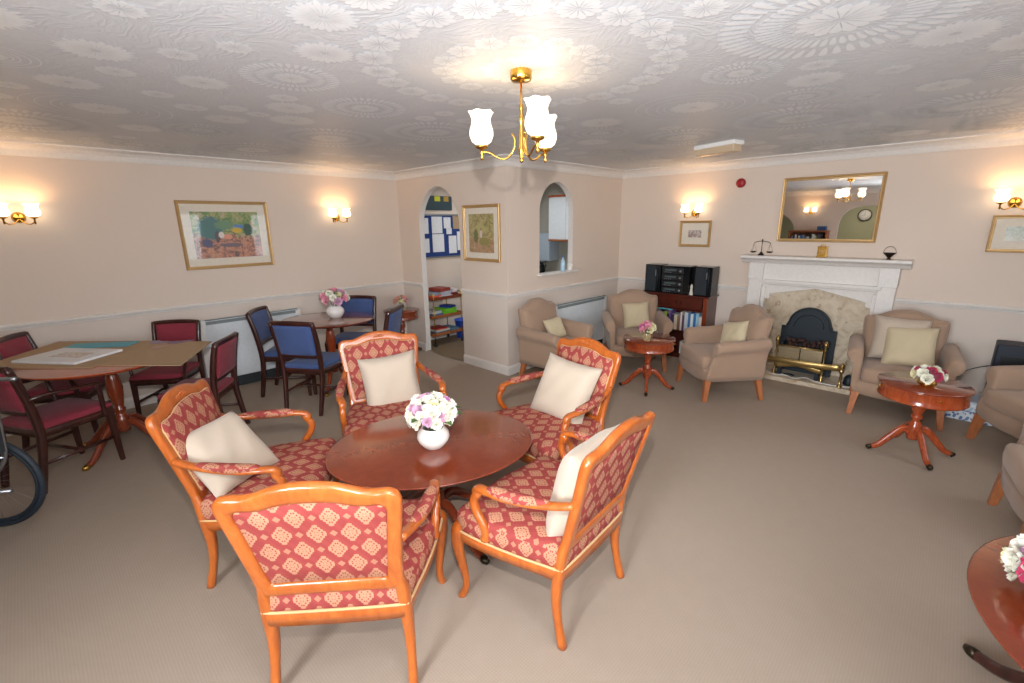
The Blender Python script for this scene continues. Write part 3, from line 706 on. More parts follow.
# ------------------------------------------------------------------ dining chairs
def make_dining(cloth, arms, label, group, nm='dining_chair'):
    t = thing(nm, label, 'chair', group=group)
    def post(s): return side([(.182, -.282, 0), (.188, -.252, .15), (.196, -.225, .32), (.200, -.218, .44), (.205, -.232, .60), (.210, -.262, .76), (.213, -.294, .885)], s)
    for s in (-1, 1):
        P = catmull(post(s), 4); m = len(P); b = B(); b.tube(P, [(.016 + .004 * math.sin(PI * i / m), .020 + .004 * math.sin(PI * i / m)) for i in range(m)], 8, 3.5, up=(0, 1, 0)); obj('rear_leg', b, 'dark_wood', t)
        b = B(); b.loft([[(s * x + dx * w, y + dy * w, z) for dx, dy in ((-1, -1), (1, -1), (1, 1), (-1, 1))] for z, w, x, y in ((0, .013, .212, .208), (.30, .018, .208, .200), (.44, .021, .206, .196))]); obj('leg', b, 'dark_wood', t, bevel=.003)
    b = B()   # top rail, bowed
    P = catmull([(-.213, -.290, .872), (-.11, -.306, .878), (0, -.312, .880), (.11, -.306, .878), (.213, -.290, .872)], 5); b.tube(P, (.013, .024), 8, 3.2, up=(0, 0, 1)) if False else b.tube(P, [(.013, .024)] * len(P), 8, 3.2, up=(0, 0, 1)); obj('top_rail', b, 'dark_wood', t)
    b = B(); P = catmull([(-.202, -.224, .555), (0, -.240, .555), (.202, -.224, .555)], 6); b.tube(P, [(.011, .016)] * len(P), 8, 3.2, up=(0, 0, 1)); obj('back_rail', b, 'dark_wood', t)
    def yb(z): return -.222 - .012 - (.062 * ((z - .5) / .38) ** 1.5 if z > .5 else 0)
    b = B(); PO = smooth_half([(0, .572), (.12, .572), (.176, .574), (.184, .60), (.188, .70), (.192, .80), (.192, .852), (.18, .860), (.1, .864), (0, .865)], 3)
    b.slab(PO, lambda x, z, d: (x, yb(z) + d - .012 * math.cos(x / .2 * PI / 2), z), [(.02, -.024), (.7, -.022), (.95, -.018), (1, -.008), (1, .008), (.95, .018), (.7, .026), (.02, .028)], (0, .72)); obj('backrest', b, cloth, t)
    b = B(); SO = smooth_half([(0, .232), (.12, .230), (.2, .222), (.222, .20), (.222, .1), (.208, -.1), (.196, -.205), (.17, -.22), (0, -.222)], 3)
    b.slab(SO, lambda x, y, d: (x, y, d), [(.05, .425), (.97, .427), (1, .437), (1.008, .452), (.99, .466), (.9, .476), (.5, .486), (.02, .487)], (0, 0)); obj('seat', b, cloth, t)
    b = B(); b.loop([[(x * k, y * k, z) for k, z in ((.985, .432), (.985, .378), (.9, .378), (.9, .43))] for x, y in SO]); obj('seat_rail', b, 'dark_wood', t)
    b = B()
    for s in (-1, 1): b.tube([(s * .190, -.245, .20), (s * .210, .20, .20)], [(.008, .012)] * 2, 8, 3)
    b.tube([(-.2, -.02, .20), (.2, -.02, .20)], [(.008, .012)] * 2, 8, 3); obj('stretcher', b, 'dark_wood', t)
    if arms:
        for s in (-1, 1):
            P = catmull(side([(.206, -.238, .655), (.235, -.16, .668), (.258, -.02, .662), (.262, .10, .655), (.258, .16, .645)], s), 4)
            b = B(); b.tube(P, [(.018, .011)] * len(P), 8, 3, up=(0, 0, 1))
            P = catmull(side([(.256, .135, .648), (.252, .14, .58), (.236, .15, .50), (.226, .155, .43), (.224, .16, .385)], s), 4); b.tube(P, [(.012, .016)] * len(P), 8, 3, up=(0, 1, 0)); obj('armrest', b, 'dark_wood', t)
    return t
bl = make_dining('blue_velvet', False, 'blue padded dining chair with its back to the viewer, nearest of the blue ones', 'blue dining chairs')
bl.location = (-4.363, 1.746, 0); bl.rotation_euler = (0, 0, .557)
dup(bl, (-4.964, 1.739, 0), -.70, 'blue padded dining chair seen from the side against the long white heater')
dup(bl, (-4.965, 2.42, 0), -2.42, 'blue padded dining chair on the far side of its table, behind the white vase')
dup(bl, (-4.365, 2.34, 0), 2.25, 'blue padded dining chair whose narrow back overlaps the small corner drum table')
m1 = make_dining('maroon_velvet', True, 'maroon padded armchair nearest the wheelchair, side to the viewer', 'maroon dining armchairs')
m1.location = (-4.457, -.086, 0); m1.rotation_euler = (0, 0, .517)
dup(m1, (-5.216, .014, 0), -.45, 'maroon padded armchair at the far picture edge, only its back corner over the table')
m3 = dup(m1, (-5.17, .69, 0), -2.232, 'maroon padded armchair standing by the wall beside the heater, back above the cardboard')
m4 = make_dining('maroon_velvet', False, 'maroon padded dining chair without arms at the pointed end of the cardboard', 'maroon dining chairs')
m4.location = (-4.40, .765, 0); m4.rotation_euler = (0, 0, 2.50); m4.scale = m3.scale = (.94, .94, .945)

# ------------------------------------------------------------------ flowers
def blossom_mesh(nm, mat, petals=26, r=1.0, ruff=.2, seed=1):
    R = random.Random(seed); b = B()
    for k in range(petals):
        el = (k / petals) * 1.45; az = k * 2.39996
        L = r * (.55 + .45 * (k / petals)) * R.uniform(.9, 1.1); w = r * .34
        up = Vector((math.cos(az) * math.sin(el), math.sin(az) * math.sin(el), math.cos(el)))
        tn = Vector((-math.sin(az), math.cos(az), 0)); nr = up.cross(tn)
        rows = []
        for i, u in enumerate((.15, .5, .82, 1.0)):
            row = []
            for j in (-1, -.4, .4, 1):
                ww = w * (.35, .85, 1.0, .7)[i]
                p = up * (L * u) + tn * (j * ww) + nr * (L * (.12 * (j * j) + ruff * (u ** 2) * .5 + (ruff * .35 * math.sin(5 * j + k) if i > 1 else 0)))
                row.append(b.bm.verts.new(p))
            rows.append(row)
        for a, c in zip(rows, rows[1:]):
            for j in range(3): b.face([a[j], a[j + 1], c[j + 1], c[j]])
    b.ball((0, 0, r * .1), r * .35, 8, 5)
    return b
def petal_mat(nm, rgb, rgb2):
    g = G(nm); n = g.noise(g.co('Generated'), 4, 2); MAT[nm] = g.fin(g.mix(n, lin(rgb), lin(rgb2)), .7, sheen=.2)
for nm, a, c in (('p_white', (250, 246, 232), (228, 226, 204)), ('p_mauve', (196, 140, 176), (224, 182, 200)), ('p_violet', (168, 84, 160), (196, 120, 190)), ('p_pink', (228, 130, 160), (240, 180, 190)),
                 ('p_peach', (214, 140, 116), (226, 170, 140)), ('p_crimson', (150, 26, 62), (190, 50, 90)), ('p_cream', (240, 232, 190), (226, 216, 170)), ('p_magenta', (206, 70, 150), (224, 120, 180))):
    petal_mat(nm, a, c)
BLOS = {}
def bouquet(label, c, R, Hh, pal, n, rb, leaves=14, flatn=.75, seed=3):
    t = thing('flower_arrangement', label, 'flowers', c)
    q = random.Random(seed)
    for i in range(n):
        mat = pal[i % len(pal)] if isinstance(pal, list) else pal
        # spread over a dome
        ph = i * 2.39996 + seed; el = math.acos(1 - (i + .5) / n * 1.05) * .98
        d = Vector((math.cos(ph) * math.sin(el), math.sin(ph) * math.sin(el), math.cos(el) * flatn))
        if mat not in BLOS:
            o = obj('blossom', blossom_mesh(mat, mat, seed=len(BLOS)), mat, t); BLOS[mat] = o
        else:
            o = BLOS[mat].copy(); COL.objects.link(o); o.parent = t
        o.matrix_parent_inverse = Matrix.Identity(4)
        o.location = Vector((0, 0, Hh)) + d * (R - rb * .5) * q.uniform(.85, 1.06)
        o.rotation_euler = d.to_track_quat('Z', 'Y').to_euler(); s = rb * q.uniform(.8, 1.2); o.scale = (s, s, s)
    b = B()
    for i in range(leaves):
        ph = i * 2 * PI / leaves * 3.7; el = q.uniform(.5, 1.75); d = Vector((math.cos(ph) * math.sin(el), math.sin(ph) * math.sin(el), math.cos(el) * flatn)); tn = Vector((-math.sin(ph), math.cos(ph), 0))
        L = R * q.uniform(.95, 1.2); c0_ = Vector((0, 0, Hh)); w = R * .16; nr = d.cross(tn)
        rows = [c0_ + d * L * .45, c0_ + d * L * .7 + nr * .004, c0_ + d * L * .9 , c0_ + d * L * 1.02 - nr * .012]
        V = [[b.bm.verts.new(p - tn * ww), b.bm.verts.new(p - nr * ww * .25), b.bm.verts.new(p + tn * ww)] for p, ww in zip(rows, (w * .3, w, w * .75, w * .08))]
        for a, c_ in zip(V, V[1:]):
            for j in (0, 1): b.face([a[j], a[j + 1], c_[j + 1], c_[j]])
    for i in range(8):
        ph = i * PI / 4; b.tube([(0, 0, max(.01, Hh - R * .9)), (.3 * R * math.cos(ph), .3 * R * math.sin(ph), Hh)], .0022, 5)
    obj('foliage', b, 'leaf', t)
    return t
def bowl_vase(name, label, c, prof, mat):
    b = B(); b.lathe(prof, n=32); o = obj(name, b, mat); o.location = c; tag(o, label, 'vase'); return o
def bowl(r, h, neck, th=.004): return [(.002, 0), (r * .55, 0), (r * .62, .004), (r * .9, h * .3), (r, h * .52), (r * .93, h * .75), (neck, h * .97), (neck, h), (neck - th, h), (r * .88, h * .72), (r * .9, h * .4), (.002, .012)]
V1 = (-1.895, 1.328, .55)
bowl_vase('vase', 'round white china vase on the middle coffee table', V1, bowl(.088, .115, .06), 'white_ceramic')
bouquet('large bunch of white and mauve flowers in the white vase on the middle coffee table', (V1[0], V1[1], .555), .140, .170, ['p_white', 'p_white', 'p_mauve', 'p_cream', 'p_white', 'p_white', 'p_white', 'p_mauve', 'p_white', 'p_violet', 'p_white'], 40, .040, seed=5)
V2 = (-4.79, 2.18, .75)
bowl_vase('vase', 'round white china vase on the blue chairs\' dining table', V2, bowl(.095, .13, .06), 'white_ceramic')
bouquet('bunch of pink, lilac and white flowers in the white vase between the blue chairs', (V2[0], V2[1], .755), .150, .190, ['p_pink', 'p_white', 'p_cream', 'p_mauve', 'p_pink', 'p_white'], 22, .046, 26, seed=6)
V3 = (-2.15, 4.15, .555)
bowl_vase('vase', 'small amber glass vase on the drum table in front of the hi-fi cabinet', V3, bowl(.045, .08, .035), 'amber_glass')
bouquet('small bunch of pink and magenta flowers in front of the hi-fi bookcase', (V3[0], V3[1], .56), .085, .115, ['p_pink', 'p_magenta', 'p_cream', 'p_peach', 'p_pink'], 15, .038, 8, seed=2)
V4 = (-.035, 4.24, .56)
bowl_vase('vase', 'low brass bowl on the drum table beside the fireplace armchair', V4, bowl(.055, .055, .045), 'brass')
bouquet('low bunch of crimson and white flowers in a brass bowl', (V4[0], V4[1], .565), .10, .075, ['p_white', 'p_cream', 'p_white', 'p_crimson', 'p_white', 'p_crimson'], 17, .038, 10, .6, seed=4)
V5 = (.40, 2.02, .55)
bowl_vase('vase', 'low brass bowl on the coffee table cut by the picture edge', V5, bowl(.07, .06, .055), 'brass')
bouquet('bunch of white and lilac flowers on the coffee table cut by the picture edge', (V5[0], V5[1], .555), .14, .075, ['p_white', 'p_white', 'p_mauve', 'p_cream', 'p_white', 'p_crimson'], 22, .055, 26, .6, seed=9)
V6 = (-5.32, 3.34, .60)
bowl_vase('vase', 'small amber glass vase on the corner drum table', V6, bowl(.045, .075, .035), 'amber_glass')
bouquet('small bunch of peach flowers on the corner drum table', (V6[0], V6[1], .605), .10, .115, ['p_peach', 'p_peach', 'p_pink', 'p_cream'], 12, .04, 10, seed=8)

# ------------------------------------------------------------------ fireplace
FX = -1.085
t = thing('fireplace_surround', 'white painted mantelpiece with moulded shelf framing a mottled marble panel', 'fireplace', (FX, YR, 0))
b = B()
shelf = [(0, 1.330), (.235, 1.330), (.24, 1.323), (.24, 1.305), (.225, 1.295), (.20, 1.280), (.185, 1.260), (.175, 1.250), (0, 1.250)]
b.sm = False; b.loft([[(x0, -o, z) for o, z in shelf] for x0 in ()] or [[(-.755, -o, z) for o, z in shelf], [(.755, -o, z) for o, z in shelf]])
obj('mantel_shelf', b, 'white_paint', t)
b = B(); b.box((0, -.055, 1.155), (1.30, .11, .20)); obj('frieze', b, 'white_paint', t, bevel=.004)
b = B(); b.box((0, -.075, 1.045), (1.12, .15, .035)); b.box((0, -.068, 1.018), (1.08, .13, .02)); obj('inner_moulding', b, 'white_paint', t, bevel=.006)
for s in (-1, 1):
    b = B(); b.box((s * .60, -.07, .625), (.14, .14, 1.25)); b.box((s * .60, -.078, .07), (.17, .165, .14)); b.box((s * .60, -.078, 1.155), (.155, .155, .19)); obj('pilaster', b, 'white_paint', t, bevel=.005)
    b = B(); b.box((s * .52, -.05, .50), (.05, .09, .95)); obj('inner_jamb', b, 'white_paint', t, bevel=.004)
# spandrel panel with stepped, shallow pointed opening
b = B(); b.sm = False
top = [(-.50, .79), (-.50, .835), (-.45, .84), (-.45, .895), (-.40, .91), (0, .99), (.40, .90), (.45, .885), (.45, .84), (.50, .83), (.50, .79)]
b.loft([[(x, y, z) for x, z in [(-.50, .79)] + top[1:-1] + [(.50, .79), (.53, .79), (.53, 1.02), (-.53, 1.02), (-.53, .79)]] for y in (-.075, -.02)]); obj('spandrel', b, 'white_paint', t)
b = B(); b.box((0, -.012, .50), (1.02, .024, 1.00)); obj('marble_panel', b, 'marble', t)
b = B(); b.box((-1.19, YR - .235, .024), (1.20, .47, .048)); o = obj('hearth', b, 'marble', bevel=.006); tag(o, 'low pale stone hearth slab in front of the fireplace', 'hearth')
# electric fire
EF = (-1.09, YR - .10)
flat('old_brass', (184, 156, 100), .3, .9); flat('pale_brass', (190, 176, 146), .3, .85)
t = thing('basket_fire', 'black arched fire back with a brass-fronted coal basket on the hearth', 'fire', (EF[0], EF[1], .048))
b = B(); hp = [(.30, 0), (.30, .49), (.255, .49), (.25, .51)] + [(.235 * math.cos(a), .51 + .20 * math.sin(a)) for a in [PI / 2 * k / 10 for k in range(1, 11)]]
hp = [(max(0, x), z) for x, z in hp]; ol = hp + [(-x, z) for x, z in hp[-2::-1]]
b.sm = False; b.loft([[(x, y, z) for x, z in ol] for y in (-.03, .0)]); obj('fireback', b, 'iron', t, bevel=.004)
b = B(); b.tube([(x * .93, -.034, .02 + z * .95) for x, z in ol[1:-1]], .006, 6); b.tube([(.16 * math.cos(a), -.034, .50 + .13 * math.sin(a)) for a in [PI * k / 14 for k in range(15)]], .005, 6); obj('fireback_relief', b, 'iron', t)
b = B(); b.box((0, -.16, .165), (.44, .20, .02)); b.box((-.21, -.13, .20), (.02, .2, .3)); b.box((.21, -.13, .20), (.02, .2, .3)); b.box((0, -.07, .23), (.42, .05, .2)); obj('fire_box', b, 'iron', t, bevel=.003)
b = B(); b.box((-.119, -.262, .245), (.228, .012, .15)); b.box((.119, -.262, .245), (.228, .012, .15))
for k in range(5): b.box((0, -.270, .185 + k * .03), (.42, .006, .004))
obj('front_panel', b, 'pale_brass', t, bevel=.002)
t.scale = (.88, 1, 1.04)
b = B(); b.tube([(-.25, -.27, .325), (.25, -.27, .325)], .008, 8); b.tube([(-.25, -.27, .17), (.25, -.27, .17)], .008, 8); obj('brass_rail', b, 'old_brass', t)
b = B(); P = [(x, -.275, .125 + .018 * math.cos(x / .25 * PI)) for x in [-.26 + .52 * k / 12 for k in range(13)]]; b.tube(P, [(.006, .026)] * 13, 8, 2.4, up=(0, 0, 1)); obj('apron_band', b, 'old_brass', t)
for s in (-1, 1):
    b = B(); b.lathe([(.004, 0), (.022, 0), (.024, .01), (.012, .03), (.010, .15), (.018, .17), (.010, .19), (.010, .32), (.02, .335), (.012, .35), (.024, .375), (.026, .39), (.018, .41), (.004, .43)], (s * .255, -.27, .0), 14); obj('andiron', b, 'old_brass', t)
    b = B(); b.box((s * .20, -.24, .06), (.045, .04, .12)); obj('foot', b, 'iron', t, bevel=.004)
R = random.Random(11)
b = B()
for k in range(34):
    x, y, z = R.uniform(-.19, .19), R.uniform(-.23, -.06), .31 + R.uniform(0, .07)
    b.ball((x, y, z), R.uniform(.024, .036), 6, 4, (1, .9, .8))
o = obj('coals', b, 'coal', t); o['kind'] = 'stuff'
# brass fender
t = thing('fender', 'low brass fender with urn posts standing on the hearth edge', 'fender', (FX, YR - .41, .048))
def fpost(x, y):
    b = B(); b.lathe([(.003, 0), (.026, 0), (.027, .008), (.014, .02), (.011, .06), (.011, .14), (.02, .155), (.024, .165), (.012, .18), (.017, .20), (.02, .215), (.012, .24), (.003, .255)], (x, y, 0), 14); obj('post', b, 'old_brass', t)
for x in (-.50, .39): fpost(x, 0)
b = B(); P = catmull([(-.50, .20, .195), (-.50, 0, .195), (-.33, -.02, .185), (-.05, -.035, .18), (.22, -.02, .185), (.39, 0, .195), (.39, .20, .195)], 5)
b.tube(P, [(.005, .026)] * len(P), 10, 2.2, up=(0, 0, 1)); b.tube([(p[0], p[1], p[2] + .028) for p in P], [(.007, .007)] * len(P), 8, 2, up=(0, 0, 1)); obj('rail', b, 'old_brass', t)
# cable and fittings on the hearth
b = B(); P = catmull([(-1.42, 5.60, .056), (-1.30, 5.52, .054), (-1.20, 5.56, .054), (-1.10, 5.50, .054), (-1.02, 5.60, .054), (-.90, 5.53, .054), (-.75, 5.50, .056), (-.60, 5.56, .054)], 6); b.tube(P, .0055, 6); o = obj('power_cable', b, 'white_gloss'); tag(o, 'white power cable trailing across the hearth', 'cable')
b = B(); P = catmull([(-1.36, 5.66, .056), (-1.28, 5.60, .056), (-1.18, 5.63, .056), (-1.12, 5.585, .056), (-1.22, 5.575, .056)], 5); b.tube(P, .006, 6); o = obj('power_cable', b, 'black_plastic'); tag(o, 'black power cable coiled on the hearth below the fire', 'cable')
for i, (x, y) in enumerate(((-1.47, 5.62), (-.64, 5.66))):
    b = B(); b.lathe([(.003, 0), (.06, 0), (.062, .01), (.055, .07), (.03, .10), (.003, .11)], n=18); o = obj('cast_iron_ornament', b, 'iron'); o.location = (x, y, .048); o.scale = (.8, .8, 1)
    tag(o, ['dark iron ornament at the hearth end by the turned-away armchair', 'dark iron ornament at the hearth end by the two-cushion armchair'][i], 'ornament')
# mantel ornaments
t = thing('balance_scales', 'small dark balance scales with two hanging pans on the mantelpiece', 'ornament', (-1.655, 5.78, 1.330))
b = B(); b.lathe([(.002, 0), (.034, 0), (.034, .006), (.012, .03), (.006, .04), (.002, .042)], n=16); obj('base', b, 'bronze', t)
b = B(); b.tube([(0, 0, .035), (0, 0, .17)], .0035, 8); b.ball((0, 0, .172), .008, 8, 6); obj('column', b, 'bronze', t)
b = B(); b.tube(catmull([(-.085, 0, .135), (-.06, 0, .150), (0, 0, .158), (.06, 0, .150), (.085, 0, .135)], 4), .0028, 6); obj('beam', b, 'bronze', t)
for s in (-1, 1):
    b = B(); b.lathe([(.002, .028), (.02, .031), (.036, .045), (.033, .045), (.018, .036), (.002, .033)], (s * .085, 0, 0), 18); pn = obj('pan', b, 'bronze', t)
    b = B()
    for k in range(3): b.tube([(s * .085, 0, .135), (s * .085 + .034 * math.cos(k * 2.1), .034 * math.sin(k * 2.1), .045)], .0010, 5)
    obj('chain', b, 'bronze', pn)
t = thing('carriage_clock', 'small square brass clock at the middle of the mantelpiece', 'clock', (-1.07, 5.80, 1.330))
b = B(); b.box((0, 0, .055), (.085, .045, .10)); b.box((0, 0, .006), (.095, .055, .012)); b.box((0, 0, .108), (.095, .055, .010)); obj('case', b, 'brass', t, bevel=.003)
b = B(); b.lathe([(.001, 0), (.030, 0), (.030, .004), (.001, .004)], n=24); o = obj('dial', b, flat('dial', (196, 150, 84), .4), t); o.rotation_euler = (PI / 2, 0, 0); o.location = (0, -.0235, .06)
b = B(); b.tube([(-.02, 0, .113), (-.02, 0, .13), (.02, 0, .13), (.02, 0, .113)], .003, 6); obj('handle', b, 'brass', t)
t = thing('bowl_with_handle', 'small dark footed bowl with a thin hoop handle on the mantelpiece end', 'ornament', (-.515, 5.80, 1.330))
b = B(); b.lathe([(.002, 0), (.020, 0), (.018, .008), (.010, .016), (.022, .03), (.045, .055), (.055, .065), (.048, .063), (.02, .038), (.002, .03)], n=20); obj('bowl', b, 'bronze', t)
b = B(); b.tube([(.048 * math.cos(a), 0, .063 + .062 * math.sin(a)) for a in [PI * k / 14 for k in range(15)]], .0018, 6); obj('handle', b, 'bronze', t)

# ------------------------------------------------------------------ pictures and mirror
def picture(name, label, cat, c, w, h, nrm, fr, fw, mat_w, art, th=.025, glass=True, tilt=0):
    """c centre on the wall; nrm wall normal; local: x along wall, z up, -y out"""
    ang = math.atan2(nrm[1], nrm[0]) + PI / 2
    t = thing(name, label, cat, c, ang); t.rotation_euler = (tilt, 0, ang)
    O = [(-w / 2, -h / 2), (w / 2, -h / 2), (w / 2, h / 2), (-w / 2, h / 2)]
    b = B(); b.sm = False
    sec = ((0, 0), (0, -.8), (.15, -1), (.45, -.9), (.6, -.62), (.85, -.6), (1, -.35), (1, 0))
    b.loop([[(x - math.copysign(fw * u, x), v * th, z - math.copysign(fw * u, z)) for u, v in sec] for x, z in O]); obj('frame', b, fr, t)
    iw, ih = w - 2 * fw, h - 2 * fw
    if mat_w is not None:
        b = B(); b.box((0, -.006, 0), (iw + .004, .004, ih + .004)); obj('mount', b, 'mat_board', t)
        b = B(); b.box((0, -.009, 0), (iw - 2 * mat_w, .003, ih - 2 * mat_w)); obj('picture', b, art, t)
        if glass:
            b = B(); b.box((0, -.0125, 0), (iw + .004, .001, ih + .004)); obj('glass', b, 'clear_glass', t)
    else:
        b = B(); b.box((0, -.008, 0), (iw + .006, .006, ih + .006)); obj('glass', b, 'mirror', t)
    return t
picture('framed_painting', 'gold framed landscape painting of a garden path above the sea, on the long wall', 'picture', (XL + .002, 1.497, 1.638), .845, .685, (1, 0), 'gold_frame', .032, .075, 'art_garden')
picture('framed_painting', 'gold framed painting of a figure in a meadow beside the archway', 'picture', (-3.978, YA - .002, 1.612), .615, .63, (0, -1), 'gold_frame', .035, .065, 'art_meadow')
picture('framed_print', 'small square framed print under a wall light beside the hi-fi', 'picture', (-2.495, YR - .002, 1.562), .40, .325, (0, -1), 'gold_frame', .032, .085, 'art_print')
picture('framed_print', 'framed pale landscape print at the picture edge under a wall light', 'picture', (.385, YR - .002, 1.575), .50, .315, (0, -1), 'gold_frame', .028, .07, 'art_green')
picture('wall_mirror', 'large gilt framed mirror above the mantelpiece', 'mirror', (-1.10, YR - .004, 1.820), .895, .675, (0, -1), 'gold_frame', .034, None, None, .03, tilt=0)
o = obj('alarm_sounder', B().lathe([(.002, 0), (.052, 0), (.052, .02), (.045, .035), (.02, .042), (.002, .043)], n=24), 'red_plastic'); o.location = (-2.0, YR - .001, 2.14); o.rotation_euler = (PI / 2, 0, 0); tag(o, 'round red fire alarm sounder on the fireplace wall', 'alarm')
t = thing('ceiling_lamp', 'oblong emergency light on the ceiling, white body with clear diffuser', 'lamp', (-1.77, 4.55, H), -.30)
b = B(); b.box((0, 0, -.018), (.43, .14, .036)); obj('housing', b, 'white_gloss', t, bevel=.005)
b = B(); b.box((0, 0, -.062), (.41, .12, .065)); obj('diffuser', b, flat('diffuser', (200, 176, 146), .25), t, bevel=.012)

# ------------------------------------------------------------------ chandelier and wall lights
LIGHTS = []
def tulip(b, c, r, h, z0=0):
    def wav(rr, z, a): 
        k = max(0, (z - h * .72) / (h * .28)); return rr * (1 + .06 * k * math.cos(6 * a)), z + .002 * k * math.cos(6 * a)
    pr = [(.004, 0), (r * .45, .004), (r * .80, h * .12), (r * .98, h * .30), (r * .97, h * .45), (r * .80, h * .66), (r * .76, h * .78), (r * .90, h * .93), (r * 1.02, h), (r * .97, h * .995), (r * .72, h * .78), (r * .76, h * .66), (r * .93, h * .45), (r * .93, h * .30), (r * .7, h * .13), (.004, .012)]
    b.lathe(pr, c, 30, wav=wav); return b
t = thing('chandelier', 'brass three-arm ceiling light with glowing white tulip shades', 'lamp', (CX, CY, H))
b = B(); b.lathe([(.002, 0), (.048, 0), (.050, -.006), (.050, -.036), (.044, -.046), (.010, -.052), (.002, -.053)], n=28); obj('canopy', b, 'brass', t)
b = B(); b.lathe([(.004, -.05), (.005, -.05), (.005, -.14), (.010, -.15), (.009, -.165), (.007, -.18), (.011, -.20), (.011, -.215), (.007, -.23), (.009, -.27), (.012, -.285), (.010, -.31), (.015, -.335), (.016, -.35), (.010, -.37), (.008, -.385), (.011, -.392), (.004, -.402)], n=16); obj('stem', b, 'brass', t)
for k in range(3):
    a = math.radians(180 - 10 - k * 120) ; R_ = .195
    # angles measured from the horizontal axis across the view
    ex, ey = Vector((.7165, .6976, 0)), Vector((-.6976, .7165, 0)); d = ex * math.cos(a) + ey * math.sin(a)
    zz = lambda q: Vector((0, 0, q))
    P = catmull([d * .045 + zz(-.270), d * .032 + zz(-.30), d * .040 + zz(-.345), d * .075 + zz(-.380), d * .115 + zz(-.375), d * .155 + zz(-.352), d * R_ + zz(-.345)], 5)
    b = B(); b.tube(P, .0048, 8); b.lathe([(.003, -.385), (.008, -.382), (.006, -.365), (.007, -.345), (.010, -.335), (.028, -.328), (.034, -.318), (.003, -.316)], d * R_, 16); ar = obj('arm', b, 'brass', t)
    b = B(); tulip(b, (d.x * R_, d.y * R_, -.318), .058, .150); obj('lamp_shade', b, 'lamp_glass', ar)
    LIGHTS.append((CX + d.x * R_, CY + d.y * R_, H - .318 + .135, 'c'))
def sconce(label, x, y, z, nrm):
    ang = math.atan2(nrm[1], nrm[0]) + PI / 2; t = thing('wall_light', label, 'lamp', (x, y, z), ang, 'brass wall lights')
    b = B(); pr = [(.002, 0), (.042, 0), (.044, .006), (.030, .014), (.012, .026), (.002, .030)]
    b.lathe(pr, n=20); o = obj('backplate', b, 'brass', t); o.rotation_euler = (PI / 2, 0, 0)
    for s in (-1, 1):
        P = catmull([(0, -.02, -.01), (s * .03, -.045, -.045), (s * .06, -.075, -.055), (s * .085, -.095, -.035), (s * .088, -.10, -.012)], 5)
        b = B(); b.tube(P, .0045, 8); b.lathe([(.003, -.055), (.007, -.05), (.006, -.02), (.010, -.012), (.026, -.004), (.030, .004), (.003, .005)], (s * .088, -.10, 0), 14); ar = obj('arm', b, 'brass', t)
        b = B(); tulip(b, (s * .088, -.10, .003), .050, .105); obj('lamp_shade', b, 'sconce_glass', ar)
        M = Matrix.Rotation(ang, 4, 'Z') @ Vector((s * .088, -.10, .095)); LIGHTS.append((x + M.x, y + M.y, z + M.z, 's'))
sconce('brass wall light with two glowing shades at the picture edge above the maroon chairs', XL, -.012, 1.815, (1, 0))
sconce('brass wall light with two glowing shades between the landscape painting and the room corner', XL, 2.72, 1.815, (1, 0))
sconce('brass wall light with two glowing shades above the small square print beside the hi-fi', -2.52, YR, 1.815, (0, -1))
sconce('brass wall light with two glowing shades at the picture edge beyond the mirror', .245, YR, 1.835, (0, -1))
sconce('brass wall light with two glowing shades behind the viewer, seen only in the mirror', -2.92, YB, 1.90, (0, 1))

# ------------------------------------------------------------------ hi-fi cabinet
CXL, CXR, CF_, CZ = -3.02, -2.135, YR - .33, .822
t = thing('bookcase', 'dark mahogany bookcase with drawers on top and open shelves, under the hi-fi', 'bookcase', ((CXL + CXR) / 2, YR - .17, 0)); cx = (CXL + CXR) / 2; W_ = CXR - CXL; D_ = .30
b = B(); b.box((0, 0, CZ - .011), (W_ + .03, D_ + .03, .022))
for x in (-W_ / 2 + .012, W_ / 2 - .012): b.box((x, 0, CZ / 2 - .01), (.024, D_, CZ - .02))
b.box((0, D_ / 2 - .006, CZ / 2), (W_ - .02, .010, CZ - .04))
for z in (.05, .355, .63): b.box((0, 0, z), (W_ - .04, D_ - .01, .02))
b.box((0, -D_ / 2 + .01, .03), (W_ - .02, .02, .06)); b.box((-.245, -.01, .725), (.03, D_ - .02, .17)); obj('carcass', b, 'bookcase_wood', t, bevel=.003)
b = B()
for x in (-W_ / 2 + .025, W_ / 2 - .025): b.box((x, -D_ / 2 - .002, .41), (.05, .014, .79))
b.box((-.245, -D_ / 2 - .002, .722), (.035, .012, .165)); obj('stile', b, 'mahogany', t, bevel=.002)
for x, w in ((-.335, .14), (.08, .60)):
    b = B(); b.box((x, -D_ / 2 - .001, .722), (w, .016, .15)); dr = obj('drawer', b, 'bookcase_wood', t, bevel=.003)
    for kx in ((x,) if w < .2 else (x - .04, x + .04)):
        b = B(); b.ball((kx, -D_ / 2 - .018, .722), .010, 10, 6); obj('knob', b, 'dark_brass', dr)
